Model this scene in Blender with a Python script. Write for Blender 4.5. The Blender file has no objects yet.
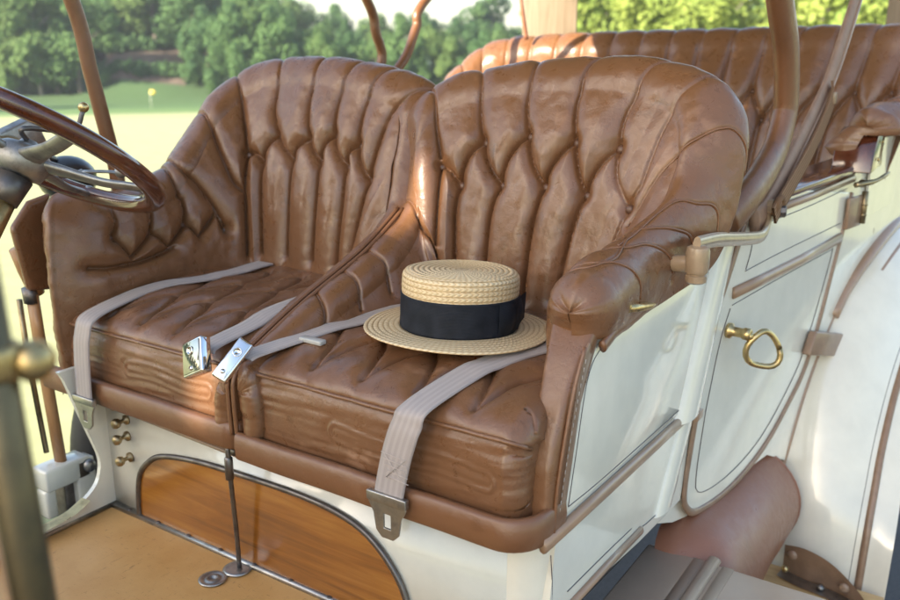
# An open 1910s touring car seen from beside its front seat: tufted leather, straw boater, field and woods behind.
# car axes: X across the car (+ towards the viewer's side), Y rearwards, Z up; metres; origin at the near front corner of the seat sill
import bpy, bmesh
from mathutils import Vector, Matrix, kdtree, noise
from mathutils.bvhtree import BVHTree
import math, random
import numpy as np

def catmull(P, n_per=24):
    P = np.asarray(P, float); N = len(P); out = []
    for i in range(N-1):
        p0 = P[i-1] if i > 0 else 2*P[0]-P[1]
        p1, p2 = P[i], P[i+1]
        p3 = P[i+2] if i+2 < N else 2*P[-1]-P[-2]
        for k in range(n_per):
            t = k/n_per
            out.append(.5*((2*p1)+(p2-p0)*t+(2*p0-5*p1+4*p2-p3)*t*t+(3*p1-p0-3*p2+p3)*t**3))
    out.append(P[-1]); return np.array(out)

def resample(P, n, cols=3):
    P = np.asarray(P, float)
    d = np.r_[0, np.cumsum(np.linalg.norm(np.diff(P[:, :cols], axis=0), axis=1))]
    q = np.linspace(0, d[-1], n)
    return np.stack([np.interp(q, d, P[:, j]) for j in range(P.shape[1])], 1)

def unit(v):
    v = np.asarray(v, float); return v/np.maximum(np.linalg.norm(v, axis=-1, keepdims=True), 1e-9)

# stations of the horseshoe shaped upholstery: crest xyz, base xyz, roll radius, drop of outer skin
NEAR = [
 (-.540, .010,.160, -.512, .000,.04, .024,.10),
 (-.540, .050,.186, -.498, .045,.09, .028,.05),
 (-.540, .160,.232, -.478, .160,.10, .036,.05),
 (-.540, .330,.292, -.458, .300,.11, .046,.07),
 (-.545, .450,.355, -.452, .395,.12, .046,.08),
 (-.558, .502,.455, -.456, .418,.12, .042,.09),
 (-.568, .522,.545, -.448, .432,.12, .044,.10),
 (-.530, .572,.598, -.410, .446,.12, .050,.10),
 (-.440, .602,.622, -.360, .453,.12, .055,.10),
 (-.290, .610,.640, -.285, .456,.12, .055,.10),
 (-.110, .610,.642, -.205, .452,.12, .055,.10),
 ( .000, .580,.614, -.150, .440,.12, .060,.10),
 ( .034, .540,.550, -.122, .412,.12, .058,.10),
 ( .026, .490,.455, -.106, .360,.12, .055,.09),
 (-.004, .380,.395, -.090, .290,.12, .053,.07),
 (-.018, .290,.372, -.070, .250,.12, .051,.06),
 (-.024, .235,.364, -.058, .225,.12, .050,.06),
 (-.026, .190,.354, -.050, .190,.12, .049,.045),
]
FAR = [((-1.114-a),b,c,(-1.114-d),e,f,g,h) for (a,b,c,d,e,f,g,h) in NEAR]
FAR[5:9] = [(-.564, .530,.470, -.666, .430,.12, .044,.09), (-.584, .580,.578, -.684, .446,.12, .050,.10), (-.674, .600,.618, -.734, .452,.12, .055,.10)]
FAR[:5] = [(a-.0, b, c-.010, d, e, f, g*.62, h) for a, b, c, d, e, f, g, h in FAR[:5]]
FAR[-6:] = [
 (-1.144, .500,.560, -.992, .400,.12, .058,.10),
 (-1.140, .410,.468, -1.008, .345,.12, .054,.09),
 (-1.118, .310,.402, -1.019, .270,.12, .050,.07),
 (-1.092, .200,.378, -1.024, .185,.12, .047,.06),
 (-1.084, .110,.374, -1.030, .100,.12, .053,.05),
 (-1.088, .050,.368, -1.062, .014,.00, .053,.33),
]
RW, RB = -.555, 1.78   # rear bench: centre line, back
REAR = []
for a in [(-.70,1.36,.47, -.60,1.30,.15,.06,.05),(-.70,1.55,.52,-.60,1.48,.15,.06,.07),(-.68,1.70,.62,-.56,1.56,.15,.065,.08),
          (-.60,1.80,.70,-.50,1.60,.15,.065,.1),(-.40,1.84,.722,-.38,1.62,.15,.065,.1),(-.2,1.85,.728,-.2,1.62,.15,.065,.1),(0,1.85,.73,0,1.62,.15,.065,.1)]:
    REAR.append((RW+a[0],a[1],a[2],RW+a[3],a[4],a[5],a[6],a[7]))
REAR = REAR + [(.20,1.86,.735,.10,1.62,.15,.065,.1),(.32,1.84,.725,.12,1.60,.30,.065,.05),(.345,1.74,.68,.10,1.54,.36,.062,.02),(.27,1.60,.585,.09,1.50,.40,.055,.005),(.195,1.50,.545,.08,1.45,.42,.050,.003),(.165,1.40,.52,.07,1.37,.42,.046,.003)]

def upholstery(st, ns, nt):
    """grid [ns, nt, 3]; t runs from the base of the inner face over the roll to the outer lower edge"""
    S = resample(catmull(st, 24), ns)
    C, B, r, dr = S[:, :3], S[:, 3:6], S[:, 6], S[:, 7]
    h = B[:, :2]-C[:, :2]
    # blend the facing direction with the in-plan normal of the crest
    h = unit(h); 
    for _ in range(12):
        h[1:-1] = unit(h[:-2]+2*h[1:-1]+h[2:])
    h3 = np.c_[h, np.zeros(len(h))]
    G = np.zeros((ns, nt, 3))
    na = int(nt*.5); nb = int(nt*.38); nc = nt-na-nb
    z = np.array([0, 0, 1.])
    for i in range(ns):
        I = C[i]+h3[i]*r[i]-z*r[i]
        E = C[i]-h3[i]*r[i]-z*r[i]
        Bi = B[i].copy()
        if Bi[2] > I[2]-.03: Bi[2] = I[2]-.03
        d = I-Bi
        a = np.linspace(0, 1, na, endpoint=False)
        # inner face: lumbar bulge towards the sitter
        bul = np.sin(a*math.pi)*min(.022, .09*d[2]+.0)
        P1 = Bi+a[:, None]*d+h3[i]*bul[:, None]
        th = np.linspace(math.pi, 0, nb, endpoint=False)
        P2 = (C[i]-z*r[i])[None]+(-h3[i])[None]*(r[i]*np.cos(th))[:, None]+z[None]*(r[i]*np.sin(th))[:, None]
        b = np.linspace(0, 1, nc)
        P3 = E-z[None]*(dr[i]*b)[:, None]+h3[i]*(.010*b**2)[:, None]+np.array((0, B[i][1]-C[i][1], 0))*(b*np.clip((dr[i]-.08)/.2, 0, 1))[:, None]
        P = np.concatenate([P1, P2, P3])
        for _ in range(6):
            P[1:-1] = .25*P[:-2]+.5*P[1:-1]+.25*P[2:]
        G[i] = resample(P, nt)
    return G

def grid_normals(G):
    du = np.gradient(G, axis=0); dv = np.gradient(G, axis=1)
    return unit(np.cross(du, dv))

def grid_at(G, s, t):
    ns, nt = G.shape[:2]
    x = np.clip(s*(ns-1), 0, ns-1.001); y = np.clip(t*(nt-1), 0, nt-1.001)
    i = x.astype(int); j = y.astype(int); fx = (x-i)[:, None]; fy = (y-j)[:, None]
    return (G[i, j]*(1-fx)*(1-fy)+G[i+1, j]*fx*(1-fy)+G[i, j+1]*(1-fx)*fy+G[i+1, j+1]*fx*fy)
NEAR_CREASES = [[(0.4052, 0.93), (0.404, 0.76), (0.4, 0.62), (0.402, 0.51)], [(0.4635, 0.93), (0.4635, 0.6904), (0.4635, 0.5941), (0.4692, 0.5146)], [(0.53262, 0.93), (0.5322, 0.6736), (0.5308, 0.6025), (0.5393, 0.523)], [(0.60048, 0.93), (0.6009, 0.6485), (0.6023, 0.5816), (0.6123, 0.5105)], [(0.6703399999999999, 0.93), (0.6695, 0.6611), (0.6667, 0.5774), (0.6738, 0.5063)], [(0.71132, 0.93), (0.7139, 0.7782), (0.7225, 0.7029), (0.721, 0.6444), (0.7196, 0.5565), (0.7282, 0.4435)], [(0.76841, 0.93), (0.7697, 0.7699), (0.774, 0.728), (0.7783, 0.6485), (0.7525, 0.5188), (0.7439, 0.41), (0.7411, 0.3556)], [(0.83401, 0.93), (0.8383, 0.7992), (0.8526, 0.7406), (0.8655, 0.6527), (0.9456, 0.6569)], [(0.8745299999999999, 0.93), (0.8784, 0.8243), (0.8913, 0.7615), (0.9041, 0.6904), (0.9127, 0.636), (0.9828, 0.7029), (0.9868, 0.5)], [(0.9060600000000001, 0.93), (0.9099, 0.8536), (0.9227, 0.7782), (0.9328, 0.728), (0.9499, 0.6736), (0.9399, 0.477), (0.9439, 0.5)], [(0.96539, 0.93), (0.9671, 0.8452), (0.9728, 0.7657), (0.9828, 0.7029), (0.9986, 0.6611), (0.9914, 0.477), (0.9954, 0.5)], [(0.402, 0.4854), (0.4163, 0.4561), (0.4306, 0.41)], [(0.4692, 0.5146), (0.4449, 0.4728), (0.4306, 0.41)], [(0.4692, 0.5146), (0.4793, 0.4519), (0.5007, 0.3975)], [(0.5393, 0.523), (0.5136, 0.4644), (0.5007, 0.3975)], [(0.5393, 0.523), (0.5551, 0.4519), (0.5794, 0.3975)], [(0.6123, 0.5105), (0.5894, 0.4519), (0.5794, 0.3975)], [(0.6123, 0.5105), (0.6309, 0.4393), (0.6509, 0.3849)], [(0.6738, 0.5063), (0.6567, 0.4477), (0.6509, 0.3849)], [(0.6738, 0.5063), (0.6896, 0.4351), (0.7225, 0.3808)], [(0.7282, 0.4435), (0.7253, 0.4142), (0.7225, 0.3808)], [(0.402, 0.4854), (0.3891, 0.3975), (0.3734, 0.2762)], [(0.4306, 0.41), (0.4192, 0.318), (0.4135, 0.13)], [(0.5007, 0.3975), (0.485, 0.3054), (0.4771, 0.13)], [(0.5794, 0.3975), (0.5708, 0.2929), (0.5665, 0.13)], [(0.6509, 0.3849), (0.6466, 0.3013), (0.6444, 0.13)], [(0.7225, 0.3808), (0.7239, 0.3347), (0.7246, 0.13)], [(0.2732, 0.7406), (0.2833, 0.477), (0.3648, 0.2678), (0.3634, 0.1883)], [(0.11254, 0.93), (0.1087, 0.7071), (0.0959, 0.5272), (0.0873, 0.3891)], [(0.1459, 0.93), (0.1459, 0.59), (0.1459, 0.4728), (0.1402, 0.3389)], [(0.18524000000000002, 0.93), (0.1874, 0.5816), (0.1946, 0.4644), (0.1917, 0.3264)]]
NEAR_BUTTONS = [(0.402, 0.4854), (0.4692, 0.5146), (0.5393, 0.523), (0.6123, 0.5105), (0.6738, 0.5063), (0.4306, 0.41), (0.5007, 0.3975), (0.5794, 0.3975), (0.6509, 0.3849), (0.7225, 0.3808)]
FAR_CREASES = [[(0.6893900000000001, 0.93), (0.6881, 0.6946), (0.6838, 0.5816), (0.681, 0.4351), (0.691, 0.3515), (0.6953, 0.2385), (0.6996, 0.1255)], [(0.6200600000000001, 0.93), (0.6209, 0.6485), (0.6237, 0.5607), (0.6152, 0.4812)], [(0.55262, 0.93), (0.5522, 0.6527), (0.5508, 0.5649), (0.5393, 0.477)], [(0.4964, 0.93), (0.4964, 0.6485), (0.4964, 0.5732), (0.4907, 0.4979)], [(0.45015, 0.93), (0.4506, 0.6527), (0.4521, 0.5774), (0.4449, 0.4854)], [(0.39048, 0.93), (0.3948, 0.6946), (0.4092, 0.6067), (0.4092, 0.5063), (0.4063, 0.4059)], [(0.7661500000000001, 0.93), (0.7597, 0.7364), (0.7382, 0.5105), (0.7167, 0.3682), (0.6924, 0.318)], [(0.84258, 0.93), (0.834, 0.6276), (0.8054, 0.477), (0.7783, 0.3556), (0.7496, 0.2469)], [(0.95892, 0.93), (0.9585, 0.6569), (0.9571, 0.5314), (0.9628, 0.4393)], [(0.9060499999999999, 0.93), (0.9056, 0.5732), (0.9041, 0.4937), (0.9084, 0.4142)], [(0.85238, 0.93), (0.8498, 0.5439), (0.8412, 0.4519), (0.8426, 0.364)], [(0.9628, 0.4393), (0.9485, 0.3305)], [(0.9485, 0.3305), (0.9084, 0.4142)], [(0.9084, 0.4142), (0.8856, 0.3096)], [(0.8856, 0.3096), (0.8426, 0.364)], [(0.8426, 0.364), (0.8226, 0.2762)], [(0.8226, 0.2762), (0.7783, 0.3096)], [(0.7754, 0.3389), (0.7654, 0.2762), (0.7511, 0.2343)], [(0.681, 0.4351), (0.6595, 0.4226), (0.6481, 0.3975)], [(0.6152, 0.4812), (0.6381, 0.4393), (0.6481, 0.3975)], [(0.6152, 0.4812), (0.5966, 0.4393), (0.5737, 0.4059)], [(0.5393, 0.477), (0.5622, 0.4477), (0.5737, 0.4059)], [(0.5393, 0.477), (0.5265, 0.4435), (0.5079, 0.4142)], [(0.4907, 0.4979), (0.5036, 0.4603), (0.5079, 0.4142)], [(0.4907, 0.4979), (0.4764, 0.4477), (0.4564, 0.4142)], [(0.4449, 0.4854), (0.4564, 0.4561), (0.4564, 0.4142)], [(0.4449, 0.4854), (0.4292, 0.431), (0.4063, 0.3975)], [(0.6481, 0.3975), (0.6538, 0.3013), (0.6567, 0.13)], [(0.5737, 0.4059), (0.5751, 0.3096), (0.5758, 0.13)], [(0.5079, 0.4142), (0.5021, 0.3054), (0.4992, 0.13)], [(0.4564, 0.4142), (0.4478, 0.3096), (0.4435, 0.13)], [(0.4063, 0.3975), (0.4049, 0.3305), (0.4042, 0.13)], [(0.9843, 0.3138), (0.9599, 0.2971), (0.877, 0.2971)]]
FAR_BUTTONS = [(0.681, 0.4351), (0.6152, 0.4812), (0.5393, 0.477), (0.4907, 0.4979), (0.4449, 0.4854), (0.6481, 0.3975), (0.5737, 0.4059), (0.5079, 0.4142), (0.4564, 0.4142), (0.4063, 0.4017), (0.9084, 0.4142), (0.8426, 0.364), (0.9628, 0.4393), (0.7454, 0.2301)]
random.seed(7); np.random.seed(7)
SC = bpy.context.scene; COL = SC.collection

# ------------------------------------------------------------------ materials
def mat(name): 
    m = bpy.data.materials.new(name); m.use_nodes = True
    nt = m.node_tree; return m, nt, nt.nodes['Principled BSDF']
def N(nt, typ, **kw):
    n = nt.nodes.new(typ)
    for k, v in kw.items():
        if k in n.inputs: n.inputs[k].default_value = v
        else: setattr(n, k, v)
    return n
def L(nt, a, b): nt.links.new(a, b)
def ramp(nt, fac, stops):
    r = nt.nodes.new('ShaderNodeValToRGB'); e = r.color_ramp.elements
    while len(e) < len(stops): e.new(.5)
    for el, (p, c) in zip(e, stops): el.position = p; el.color = (*c, 1)
    L(nt, fac, r.inputs['Fac']); return r
def obj_coord(nt): return nt.nodes.new('ShaderNodeTexCoord').outputs['Object']
def noise_tex(nt, co, scale, detail=4, rough=.55, dist=0):
    n = N(nt, 'ShaderNodeTexNoise', Scale=scale, Detail=detail, Roughness=rough, Distortion=dist); L(nt, co, n.inputs['Vector']); return n
def bump(nt, h, strength, dist, prev=None):
    b = N(nt, 'ShaderNodeBump', Strength=strength, Distance=dist); L(nt, h, b.inputs['Height'])
    if prev: L(nt, prev, b.inputs['Normal'])
    return b.outputs['Normal']
def stretch(nt, co, s):
    m = nt.nodes.new('ShaderNodeMapping'); m.inputs['Scale'].default_value = s; L(nt, co, m.inputs['Vector']); return m.outputs['Vector']

def leather(name, base=(.182, .083, .037), worn=(.285, .145, .077), dark=(.082, .035, .015), rough=.315, crackle=1.0):
    m, nt, p = mat(name); co = obj_coord(nt)
    n1 = noise_tex(nt, co, 9, 5, .6, .4); n2 = noise_tex(nt, co, 45, 5, .65, .6)
    mx = N(nt, 'ShaderNodeMath', operation='MULTIPLY_ADD'); L(nt, n2.outputs['Fac'], mx.inputs[0]); mx.inputs[1].default_value = .32; L(nt, n1.outputs['Fac'], mx.inputs[2])
    r = ramp(nt, mx.outputs[0], [(.34, dark), (.56, base), (.76, base), (.92, worn)]); L(nt, r.outputs['Color'], p.inputs['Base Color'])
    rr = N(nt, 'ShaderNodeMapRange'); L(nt, n2.outputs['Fac'], rr.inputs[0]); rr.inputs[1].default_value = .3; rr.inputs[2].default_value = .75
    rr.inputs[3].default_value = rough-.09; rr.inputs[4].default_value = rough+.14; L(nt, rr.outputs[0], p.inputs['Roughness'])
    # fine grain, soft creases
    g = N(nt, 'ShaderNodeTexVoronoi', Scale=520, feature='DISTANCE_TO_EDGE'); L(nt, co, g.inputs['Vector'])
    w = noise_tex(nt, co, 26, 3, .5, 1.6); rg = N(nt, 'ShaderNodeMath', operation='ABSOLUTE'); sb = N(nt, 'ShaderNodeMath', operation='SUBTRACT')
    L(nt, w.outputs['Fac'], sb.inputs[0]); sb.inputs[1].default_value = .5; L(nt, sb.outputs[0], rg.inputs[0])
    sm = N(nt, 'ShaderNodeMapRange', interpolation_type='SMOOTHSTEP'); L(nt, rg.outputs[0], sm.inputs[0]); sm.inputs[1].default_value = 0; sm.inputs[2].default_value = .05
    b = bump(nt, sm.outputs[0], .05*crackle, .003)
    b = bump(nt, n1.outputs['Fac'], .18*min(1, crackle+.2), .012, b)
    b = bump(nt, n2.outputs['Fac'], .22, .004, b)
    b = bump(nt, g.outputs['Distance'], .10, .0006, b); L(nt, b, p.inputs['Normal'])
    p.inputs['Specular IOR Level'].default_value = .68
    return m

def paint(name, col, rough=.32, coat=.6, var=.06, bumps=.05, scale=14):
    m, nt, p = mat(name); co = obj_coord(nt); n = noise_tex(nt, co, scale, 5, .6)
    lo = tuple(c*(1-var) for c in col); hi = tuple(min(1, c*(1+var)) for c in col)
    r = ramp(nt, n.outputs['Fac'], [(.3, lo), (.7, hi)]); L(nt, r.outputs['Color'], p.inputs['Base Color'])
    p.inputs['Roughness'].default_value = rough; p.inputs['Coat Weight'].default_value = coat; p.inputs['Coat Roughness'].default_value = .08
    n2 = noise_tex(nt, co, 5, 2); L(nt, bump(nt, n2.outputs['Fac'], bumps, .01), p.inputs['Normal'])
    return m
def metal(name, col, rough=.25, tarnish=.25, dark=None, scale=30):
    m, nt, p = mat(name); co = obj_coord(nt); n = noise_tex(nt, co, scale, 6, .65)
    dk = dark or tuple(c*.55 for c in col)
    r = ramp(nt, n.outputs['Fac'], [(.30, dk), (.55, col), (1, tuple(min(1, c*1.1) for c in col))]); L(nt, r.outputs['Color'], p.inputs['Base Color'])
    p.inputs['Metallic'].default_value = 1
    rr = N(nt, 'ShaderNodeMapRange'); L(nt, n.outputs['Fac'], rr.inputs[0]); rr.inputs[1].default_value = .3; rr.inputs[2].default_value = .7
    rr.inputs[3].default_value = rough+tarnish; rr.inputs[4].default_value = rough; L(nt, rr.outputs[0], p.inputs['Roughness'])
    return m
def wood(name, c0, c1, c2, scale=(2, 30, 30), rough=.25, coat=.5):
    m, nt, p = mat(name); co = obj_coord(nt); s = stretch(nt, co, scale)
    n = noise_tex(nt, s, 3, 8, .62, 1.2); n2 = noise_tex(nt, co, 3.5, 3)
    mx = N(nt, 'ShaderNodeMath', operation='MULTIPLY_ADD'); L(nt, n2.outputs['Fac'], mx.inputs[0]); mx.inputs[1].default_value = .5; L(nt, n.outputs['Fac'], mx.inputs[2])
    r = ramp(nt, mx.outputs[0], [(.45, c0), (.72, c1), (1, c2)]); L(nt, r.outputs['Color'], p.inputs['Base Color'])
    p.inputs['Roughness'].default_value = rough; p.inputs['Coat Weight'].default_value = coat; p.inputs['Coat Roughness'].default_value = .12
    L(nt, bump(nt, n.outputs['Fac'], .12, .002), p.inputs['Normal'])
    return m

M = {}
M['leather'] = leather('tufted brown leather')
M['leather_cushion'] = leather('worn cushion leather', (.180, .082, .038), (.31, .165, .095), (.078, .033, .014), .315, 1.3)
M['leather_trim'] = leather('smooth leather trim', (.185, .080, .035), (.26, .13, .066), (.11, .046, .020), .36, .5)
M['leather_boot'] = leather('red brown boot leather', (.27, .115, .066), (.34, .16, .098), (.21, .088, .05), .36, .2)
M['button'] = leather('leather button', (.11, .05, .028), (.2, .1, .06), (.05, .022, .012), .45, .3)
M['white'] = paint('cream white coach paint', (.76, .725, .62), .22, 1.0, .05)
M['tan'] = paint('tan brown paint', (.33, .21, .135), .35, .5, .10)
M['tan_dark'] = paint('brown painted metal', (.26, .16, .10), .4, .4, .16, .08, 40)
M['box'] = paint('taupe enamel', (.43, .31, .225), .34, .3, .05, .03)
M['line'] = paint('dark pinstripe', (.06, .045, .05), .4, .2)
M['brass'] = metal('aged brass', (.62, .46, .22), .22, .22)
M['brass_dark'] = metal('tarnished brass', (.40, .31, .18), .30, .25)
M['brass_post'] = metal('polished brass tube', (.17, .135, .08), .36, .2, (.10, .085, .06), 12)
M['nickel'] = metal('dull nickel', (.45, .43, .40), .30, .2)
M['chrome'] = metal('chrome', (.88, .88, .88), .04, .05, (.8, .8, .8))
M['dark_mirror'] = metal('smoked mirror chrome', (.42, .43, .40), .05, .06, (.34, .35, .32))
M['steel'] = metal('dark steel', (.20, .18, .17), .38, .2)
M['alu'] = metal('cast aluminium', (.42, .41, .40), .42, .12)
M['mahogany'] = wood('varnished mahogany', (.03, .008, .004), (.08, .021, .009), (.14, .04, .018), (6, 6, 6), .14, 1)
M['panel_wood'] = wood('golden oak panel', (.10, .034, .005), (.27, .093, .012), (.43, .18, .03), (.9, 13, 12), .20, .9)
M['board_wood'] = wood('bare pine board', (.38, .2, .07), (.58, .36, .15), (.66, .45, .22), (2, 20, 20), .5, .1)
M['lever_wood'] = wood('oak lever', (.24, .11, .04), (.36, .18, .07), (.45, .25, .11), (30, 30, 3), .4, .2)
M['rubber'] = paint('black rubber', (.022, .022, .024), .55, .05, .3)
M['horn_black'] = paint('black horn rubber', (.018, .019, .022), .3, .2, .2)
M['black_paint'] = paint('black chassis paint', (.02, .02, .022), .5, .1, .3)
M['grey_rim'] = paint('grey wheel paint', (.45, .44, .41), .4, .3)

def lino():
    m, nt, p = mat('worn tan linoleum'); co = obj_coord(nt)
    n = noise_tex(nt, co, 6, 6, .65); s = noise_tex(nt, stretch(nt, co, (6, 40, 6)), 5, 6, .7, 2.5); s2 = noise_tex(nt, stretch(nt, co, (30, 5, 6)), 4, 6, .7, 2.5)
    mn = N(nt, 'ShaderNodeMath', operation='MINIMUM'); L(nt, s.outputs['Fac'], mn.inputs[0]); L(nt, s2.outputs['Fac'], mn.inputs[1])
    r1 = ramp(nt, n.outputs['Fac'], [(.3, (.55, .285, .085)), (.7, (.68, .39, .145))])
    r2 = ramp(nt, mn.outputs[0], [(.31, (.42, .38, .34)), (.38, (1, 1, 1))])
    mx = N(nt, 'ShaderNodeMix', data_type='RGBA', blend_type='MULTIPLY'); mx.inputs[0].default_value = 1
    L(nt, r1.outputs['Color'], mx.inputs[6]); L(nt, r2.outputs['Color'], mx.inputs[7]); L(nt, mx.outputs[2], p.inputs['Base Color'])
    p.inputs['Roughness'].default_value = .48; L(nt, bump(nt, mn.outputs[0], .1, .002), p.inputs['Normal']); return m
M['lino'] = lino()

def webbing(name, a, b, rough=.5, sheen=.3):
    m, nt, p = mat(name); uv = nt.nodes.new('ShaderNodeUVMap').outputs['UV']
    sx = nt.nodes.new('ShaderNodeSeparateXYZ'); L(nt, uv, sx.inputs[0])
    w = N(nt, 'ShaderNodeMath', operation='SINE'); k = N(nt, 'ShaderNodeMath', operation='MULTIPLY'); L(nt, sx.outputs['X'], k.inputs[0]); k.inputs[1].default_value = 2*math.pi*5; L(nt, k.outputs[0], w.inputs[0])
    w2 = N(nt, 'ShaderNodeMath', operation='SINE'); k2 = N(nt, 'ShaderNodeMath', operation='MULTIPLY'); L(nt, sx.outputs['Y'], k2.inputs[0]); k2.inputs[1].default_value = 2*math.pi*420; L(nt, k2.outputs[0], w2.inputs[0])
    r = ramp(nt, w.outputs[0], [(0, b), (.25, a), (1, a)]); L(nt, r.outputs['Color'], p.inputs['Base Color'])
    p.inputs['Roughness'].default_value = rough; p.inputs['Sheen Weight'].default_value = sheen; p.inputs['Specular IOR Level'].default_value = .5 if sheen else .15
    n = bump(nt, w.outputs[0], .14, .001); n = bump(nt, w2.outputs[0], .10, .0008, n); L(nt, n, p.inputs['Normal']); return m
M['webbing'] = webbing('taupe nylon webbing', (.40, .34, .32), (.35, .295, .275))
M['stitch'] = paint('pale thread', (.55, .47, .42), .7, 0)

def straw():
    m, nt, p = mat('plaited straw'); uv = nt.nodes.new('ShaderNodeUVMap').outputs['UV']   # u: plaits round the hat, v: rows
    sx = nt.nodes.new('ShaderNodeSeparateXYZ'); L(nt, uv, sx.inputs[0])
    def mth(op, a, b=None):
        n = N(nt, 'ShaderNodeMath', operation=op)
        for i, v in enumerate((a, b)):
            if v is None: continue
            if isinstance(v, (int, float)): n.inputs[i].default_value = v
            else: L(nt, v, n.inputs[i])
        return n.outputs[0]
    fr = mth('FRACT', sx.outputs['Y']); tri = mth('ABSOLUTE', mth('SUBTRACT', fr, .5))            # 0 mid row, .5 at its edge
    ch = mth('FRACT', mth('ADD', sx.outputs['X'], mth('MULTIPLY', tri, 1.2)))
    strand = mth('SINE', mth('MULTIPLY', ch, math.pi))
    rowh = mth('SUBTRACT', 1, mth('MULTIPLY', mth('MULTIPLY', tri, tri), 3.6))
    h = mth('MULTIPLY', rowh, mth('ADD', .45, mth('MULTIPLY', strand, .55)))
    n = noise_tex(nt, stretch(nt, uv, (.35, .9, 1)), 3, 3)
    hh = mth('ADD', mth('MULTIPLY', h, .7), mth('MULTIPLY', n.outputs['Fac'], .5))
    r = ramp(nt, hh, [(.18, (.30, .165, .06)), (.45, (.60, .42, .215)), (.75, (.75, .57, .34)), (1, (.82, .68, .45))]); L(nt, r.outputs['Color'], p.inputs['Base Color'])
    p.inputs['Roughness'].default_value = .42; L(nt, bump(nt, h, .8, .0022), p.inputs['Normal']); return m
M['straw'] = straw()
def ribbon_cloth():
    m, nt, p = mat('black grosgrain'); co = obj_coord(nt)
    w = N(nt, 'ShaderNodeTexWave', Scale=160, bands_direction='Z'); L(nt, co, w.inputs['Vector']); n = noise_tex(nt, co, 40)
    r = ramp(nt, n.outputs['Fac'], [(.3, (.010, .012, .017)), (.7, (.02, .023, .032))]); L(nt, r.outputs['Color'], p.inputs['Base Color'])
    p.inputs['Roughness'].default_value = .65; p.inputs['Specular IOR Level'].default_value = .2; L(nt, bump(nt, w.outputs['Fac'], .2, .001), p.inputs['Normal']); return m
M['ribbon'] = ribbon_cloth()
def leaf(name, a, b, trans=.25):
    m, nt, p = mat(name); co = nt.nodes.new('ShaderNodeTexCoord').outputs['Object']; inf = nt.nodes.new('ShaderNodeObjectInfo')
    n = noise_tex(nt, co, .55, 4, .6); ad = N(nt, 'ShaderNodeMath', operation='MULTIPLY_ADD'); L(nt, inf.outputs['Random'], ad.inputs[0]); ad.inputs[1].default_value = .35; L(nt, n.outputs['Fac'], ad.inputs[2])
    r = ramp(nt, ad.outputs[0], [(.4, a), (.95, b)]); L(nt, r.outputs['Color'], p.inputs['Base Color']); p.inputs['Roughness'].default_value = .7; p.inputs['Specular IOR Level'].default_value = .2
    tr = nt.nodes.new('ShaderNodeBsdfTranslucent'); L(nt, r.outputs['Color'], tr.inputs['Color'])
    mx = nt.nodes.new('ShaderNodeMixShader'); mx.inputs[0].default_value = trans; L(nt, p.outputs[0], mx.inputs[1]); L(nt, tr.outputs[0], mx.inputs[2])
    L(nt, mx.outputs[0], nt.nodes['Material Output'].inputs['Surface']); return m
M['leaf_dark'] = leaf('deep green foliage', (.042, .10, .036), (.10, .18, .055))
M['leaf_mid'] = leaf('green foliage', (.062, .13, .04), (.14, .21, .06))
M['leaf_yellow'] = leaf('yellow green foliage', (.14, .21, .04), (.30, .35, .08))
M['bark'] = paint('grey bark', (.16, .13, .10), .8, 0, .35, .3, 4)
M['bark_pale'] = paint('pale bark', (.24, .21, .17), .8, 0, .2, .2, 4)
M['post_wood'] = wood('weathered post timber', (.14, .10, .062), (.21, .155, .10), (.27, .205, .14), (14, 14, 1.2), .7, 0)
M['sun_block_wood'] = wood('pale sun block boards', (.52, .50, .46), (.64, .62, .58), (.72, .70, .66), (14, 14, 1.2), .75, 0)  # for the added sun blocking walls, kept pale for brighter reflections
M['canopy'] = paint('tan top cloth', (.50, .41, .29), .8, 0, .1)
M['flag'] = paint('yellow flag cloth', (.75, .55, .08), .7, 0)
M['blue_cloth'] = paint('dark blue denim', (.035, .055, .12), .8, 0, .25, .3, 60)

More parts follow.
